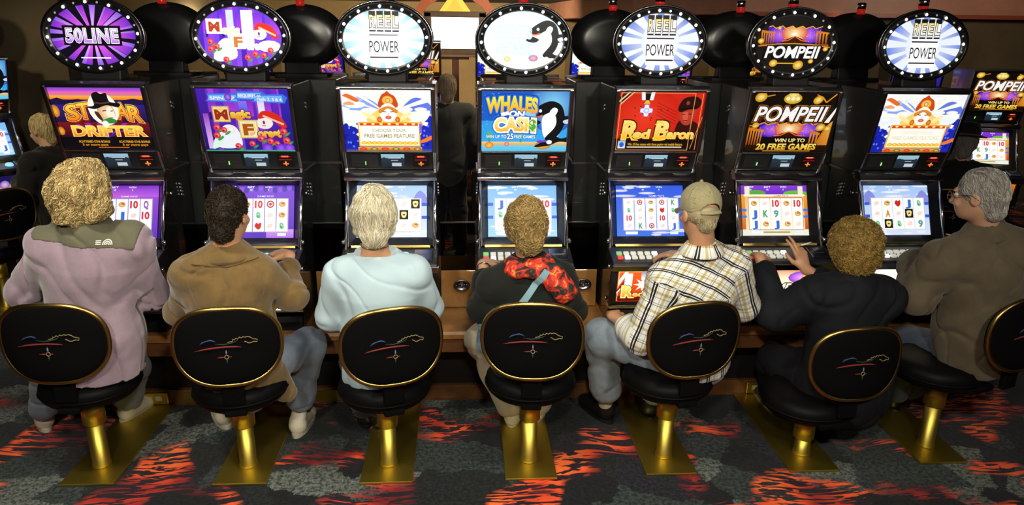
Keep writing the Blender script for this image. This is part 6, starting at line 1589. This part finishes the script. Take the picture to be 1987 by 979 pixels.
far_machine(5, 4.52, 6.62, math.radians(-14), 'slot machine with golden art at the right edge before the man in the hat')
far_machine(1, 4.42, 7.75, math.radians(-14), 'purple slot machine glimpsed behind the last machine of the row')
# sign board on a post
sb = empty('sign_board', (-.445, 9.5, 0), 'wood-framed glowing white screen with orange wings on a post', 'sign')
OR_ = mat('orange_panel', (.75, .16, .045), .45, var=(4, .25), emit=((.9, .2, .05), .15)); YL = mat('yellow_lit_panel', (.85, .5, .05), .4, emit=((1, .6, .05), .9))
FR = mat('board_wood', (.22, .12, .06), .5, var=(6, .3))
mb = MB()
for sx in (-1, 1): mb.box((sx*.335, 0, 2.14), (.09, .10, .50), bev=.008)
mb.box((0, 0, 2.365), (.76, .10, .07), bev=.008); mb.box((0, 0, 1.925), (.76, .10, .07), bev=.008); mb.obj('frame', FR, sb)
MB().box((0, 0, 2.145), (.60, .04, .40)).obj('screen', mat('white_screen', (.9, .9, .9), .4, emit=((1, 1, 1), 2.2)), sb)
MB().box((0, -.04, 1.875), (.86, .16, .03), bev=.006).obj('ledge', mat('ledge_wood', (.4, .2, .1), .4), sb)
MB().box((0, .02, .93), (.085, .085, 1.86), bev=.008).obj('post', mat('post_red', (.20, .06, .035), .5), sb)
MB().box((0, .02, 1.845), (.34, .09, .03), bev=.006).obj('cross_arm', FR, sb)
MB().lathe([(0, 0), (.3, 0), (.3, .02), (.06, .05), (0, .05)], n=24).obj('foot', FR, sb)
for sx in (-1, 1):
    pts = [(sx*.17, 2.40), (sx*.30, 2.40), (sx*.52, 2.23), (sx*.47, 2.36), (sx*.40, 2.46), (sx*.30, 2.62), (sx*.20, 2.56)]
    pts = [(sx*.50, 2.16), (sx*.44, 2.33), (sx*.33, 2.46), (sx*.22, 2.53), (sx*.16, 2.66), (sx*.27, 2.70), (sx*.37, 2.60), (sx*.47, 2.44), (sx*.54, 2.30)]
    M = Matrix(((1, 0, 0, 0), (0, 0, 1, 0), (0, 1, 0, 0), (0, 0, 0, 1)))
    MB().extr(pts, .015, .055, M).obj('orange_wing', OR_, sb)
M = Matrix(((1, 0, 0, 0), (0, 0, 1, 0), (0, 1, 0, 0), (0, 0, 0, 1)))
tri = MB().extr([(-.19, 2.40), (.19, 2.40), (0, 2.66)], -.03, .01, M).obj('pediment', YL, sb)
MB().extr([(-.11, 2.405), (.11, 2.405), (0, 2.56)], -.04, -.028, M).obj('pediment_inlay', mat('amber_panel', (.8, .4, .03), .4, emit=((1, .45, .03), 1.0)), tri)

def seated(x, y, yaw, sz=.58, tall=1.0):
    a = math.radians(yaw); f = np.array([math.sin(a), math.cos(a), 0]); s = np.array([math.cos(a), -math.sin(a), 0]); z = np.array([0, 0, 1.]); b = np.array([x, y, 0])
    at = lambda r, fw, h: b+s*r+f*fw+z*h
    return dict(head=at(0, .10, sz+.76), neck=at(0, .05, sz+.60), shL=at(-.17, .03, sz+.52), shR=at(.17, .03, sz+.52), elL=at(-.24, .08, sz+.26), elR=at(.24, .08, sz+.26), wrL=at(-.13, .30, sz+.32), wrR=at(.13, .30, sz+.32), pel=at(0, 0, sz), kL=at(-.11, .42, sz-.02), kR=at(.11, .42, sz-.02), fL=(tuple(at(-.12, .38, 0)), tuple(at(-.12, .6, 0))), fR=(tuple(at(.12, .38, 0)), tuple(at(.12, .6, 0))))
def standing(x, y, yaw, hgt=1.76, stride=.0):
    a = math.radians(yaw); f = np.array([math.sin(a), math.cos(a), 0]); s = np.array([math.cos(a), -math.sin(a), 0]); z = np.array([0, 0, 1.]); b = np.array([x, y, 0]); k = hgt/1.76
    at = lambda r, fw, h: b+s*r+f*fw+z*h*k
    return dict(head=at(0, .03, 1.63), neck=at(0, .0, 1.47), shL=at(-.18, 0, 1.40), shR=at(.18, 0, 1.40), elL=at(-.25, -.02, 1.12), elR=at(.25, -.02, 1.12), wrL=at(-.22, .12, .90), wrR=at(.22, .12, .90), pel=at(0, 0, .95), kL=at(-.10, .03+stride, .50), kR=at(.10, .02-stride*.4, .50), fL=(tuple(at(-.11, -.06+stride, 0)), tuple(at(-.12, .18+stride, 0))), fR=(tuple(at(.11, -.06-stride, 0)), tuple(at(.13, .18-stride, 0))))
def extra(J, label, skin, top, bot, hairc, seed, yaw, hat=None, shoes=M_BSHOE, group='people beyond the row', pitch=-5):
    p = base_person(0, label, skin, yaw, pitch, 0, w=1.05, belly=1.08, J=J, group=group, h=.010)
    garment(p, 'jacket', p.torso(.034)+p.arms(.032, .93, ru=.062, re=.058, rw=.045)+[cone(p.J['pel'], p.J['pel']-p.up*.06, .17, .18, .05, p.fwd, 1.1)], top, .012, (.008, 20, seed), neck_open(p, .062))
    pr = p.legs(.022, .9, rt=.082, rk=.062, ra=.05)
    garment(p, 'trousers', pr, bot, .012, (.006, 30, seed+1))
    footset(p, 'LR', shoes, M_SOLE)
    L = p.L; R3_ = np.stack([p.r, p.f, p.u])
    hp = [ell(L(0, -.022, .034), (.088, .106, .10), .03, R3_), cone(L(0, -.06, -.02), L(0, -.066, -.08), .07, .05, .03), ell(L(0, .09, -.035), (.08, .085, .09), .01, R3_, sub=True)]
    ho, hfn, HV = hair_cap(p, 'hair', M_HAIR, hp, .009, seed, (.005, 60), col=lambda V: np.tile(np.array(hairc), (len(V), 1)))
    strands('locks', hfn, HV, ho, M_HAIR, 700, 6, .013, .003, down, .002, .003, .8, hair_colors([c*.8 for c in hairc], [min(1, c*1.7) for c in hairc]), seed, origin=p.org, jitter=.25)
    return p
DK = cloth('charcoal_cloth', (.035, .035, .03), .2); BK_ = cloth('black_coat_cloth', (.008, .008, .009), .2)
extra(standing(-.50, 7.05, -6, 1.79), 'man standing with his back turned in a dark sweater between machines', SK, DK, BK_, (.30, .22, .13), 201, -8)
extra(standing(.03, 6.55, -60, 1.62, .14), 'person in denim standing half hidden behind the orca machine', SK, cloth('denim_top', (.10, .14, .20), .2), JEANS, (.1, .07, .04), 207, -60, shoes=mat('tan_shoe', (.5, .40, .22), .6))
extra(seated(.50, 5.95, 184, .60), 'person in a cream coat half hidden between the orca and airman machines', SK2, cloth('cream_coat', (.55, .46, .30), .1), JEANS, (.3, .25, .15), 211, 184)
e1 = extra(seated(-3.78, 6.35, -62, .58), 'blonde woman in a black coat seated at the far left machine', SK2, BK_, BK_, (.50, .40, .20), 215, -68, pitch=-12)
e2 = extra(seated(3.84, 5.85, 30, .56), 'man in a black hat and coat seated at the right edge', SK2, BK_, BK_, (.2, .18, .16), 219, 38, pitch=-8)
hat = empty('black_hat', tuple(e2.L(0, -.01, .075)), 'black brimmed hat on the seated man at the right', 'hat')
HM = cloth('hat_felt', (.010, .010, .011), .2)
MB().lathe([(0, .105), (.05, .112), (.085, .10), (.100, .05), (.104, .0), (.100, -.004)], n=28, sx=.95, sy=1.12).obj('crown', HM, hat)
MB().lathe([(.098, .0), (.13, -.012), (.155, -.012), (.160, -.006), (.13, .0), (.10, .012)], n=32, sx=.95, sy=1.12).obj('brim', HM, hat)
hat.rotation_euler = (math.radians(-8), 0, math.radians(-38))
for loc, sz, ang, lab in (((-3.78, 6.35, 0), .37, 58, 'gold-edged stool under the blonde woman in black at left'), ((-4.02, 5.75, 0), .37, 60, 'empty gold-edged stool at the far left edge of the floor'), ((3.84, 5.85, 0), .36, -35, 'stool under the man in the black hat'), ((-.53+1.05, 5.98, 0), .38, 184, 'stool under the person in the cream coat')):
    s = make_stool(loc, sz, ang, lab); s['group'] = 'stools beyond the row'
    s.children[0].scale = (1, .45, 1)
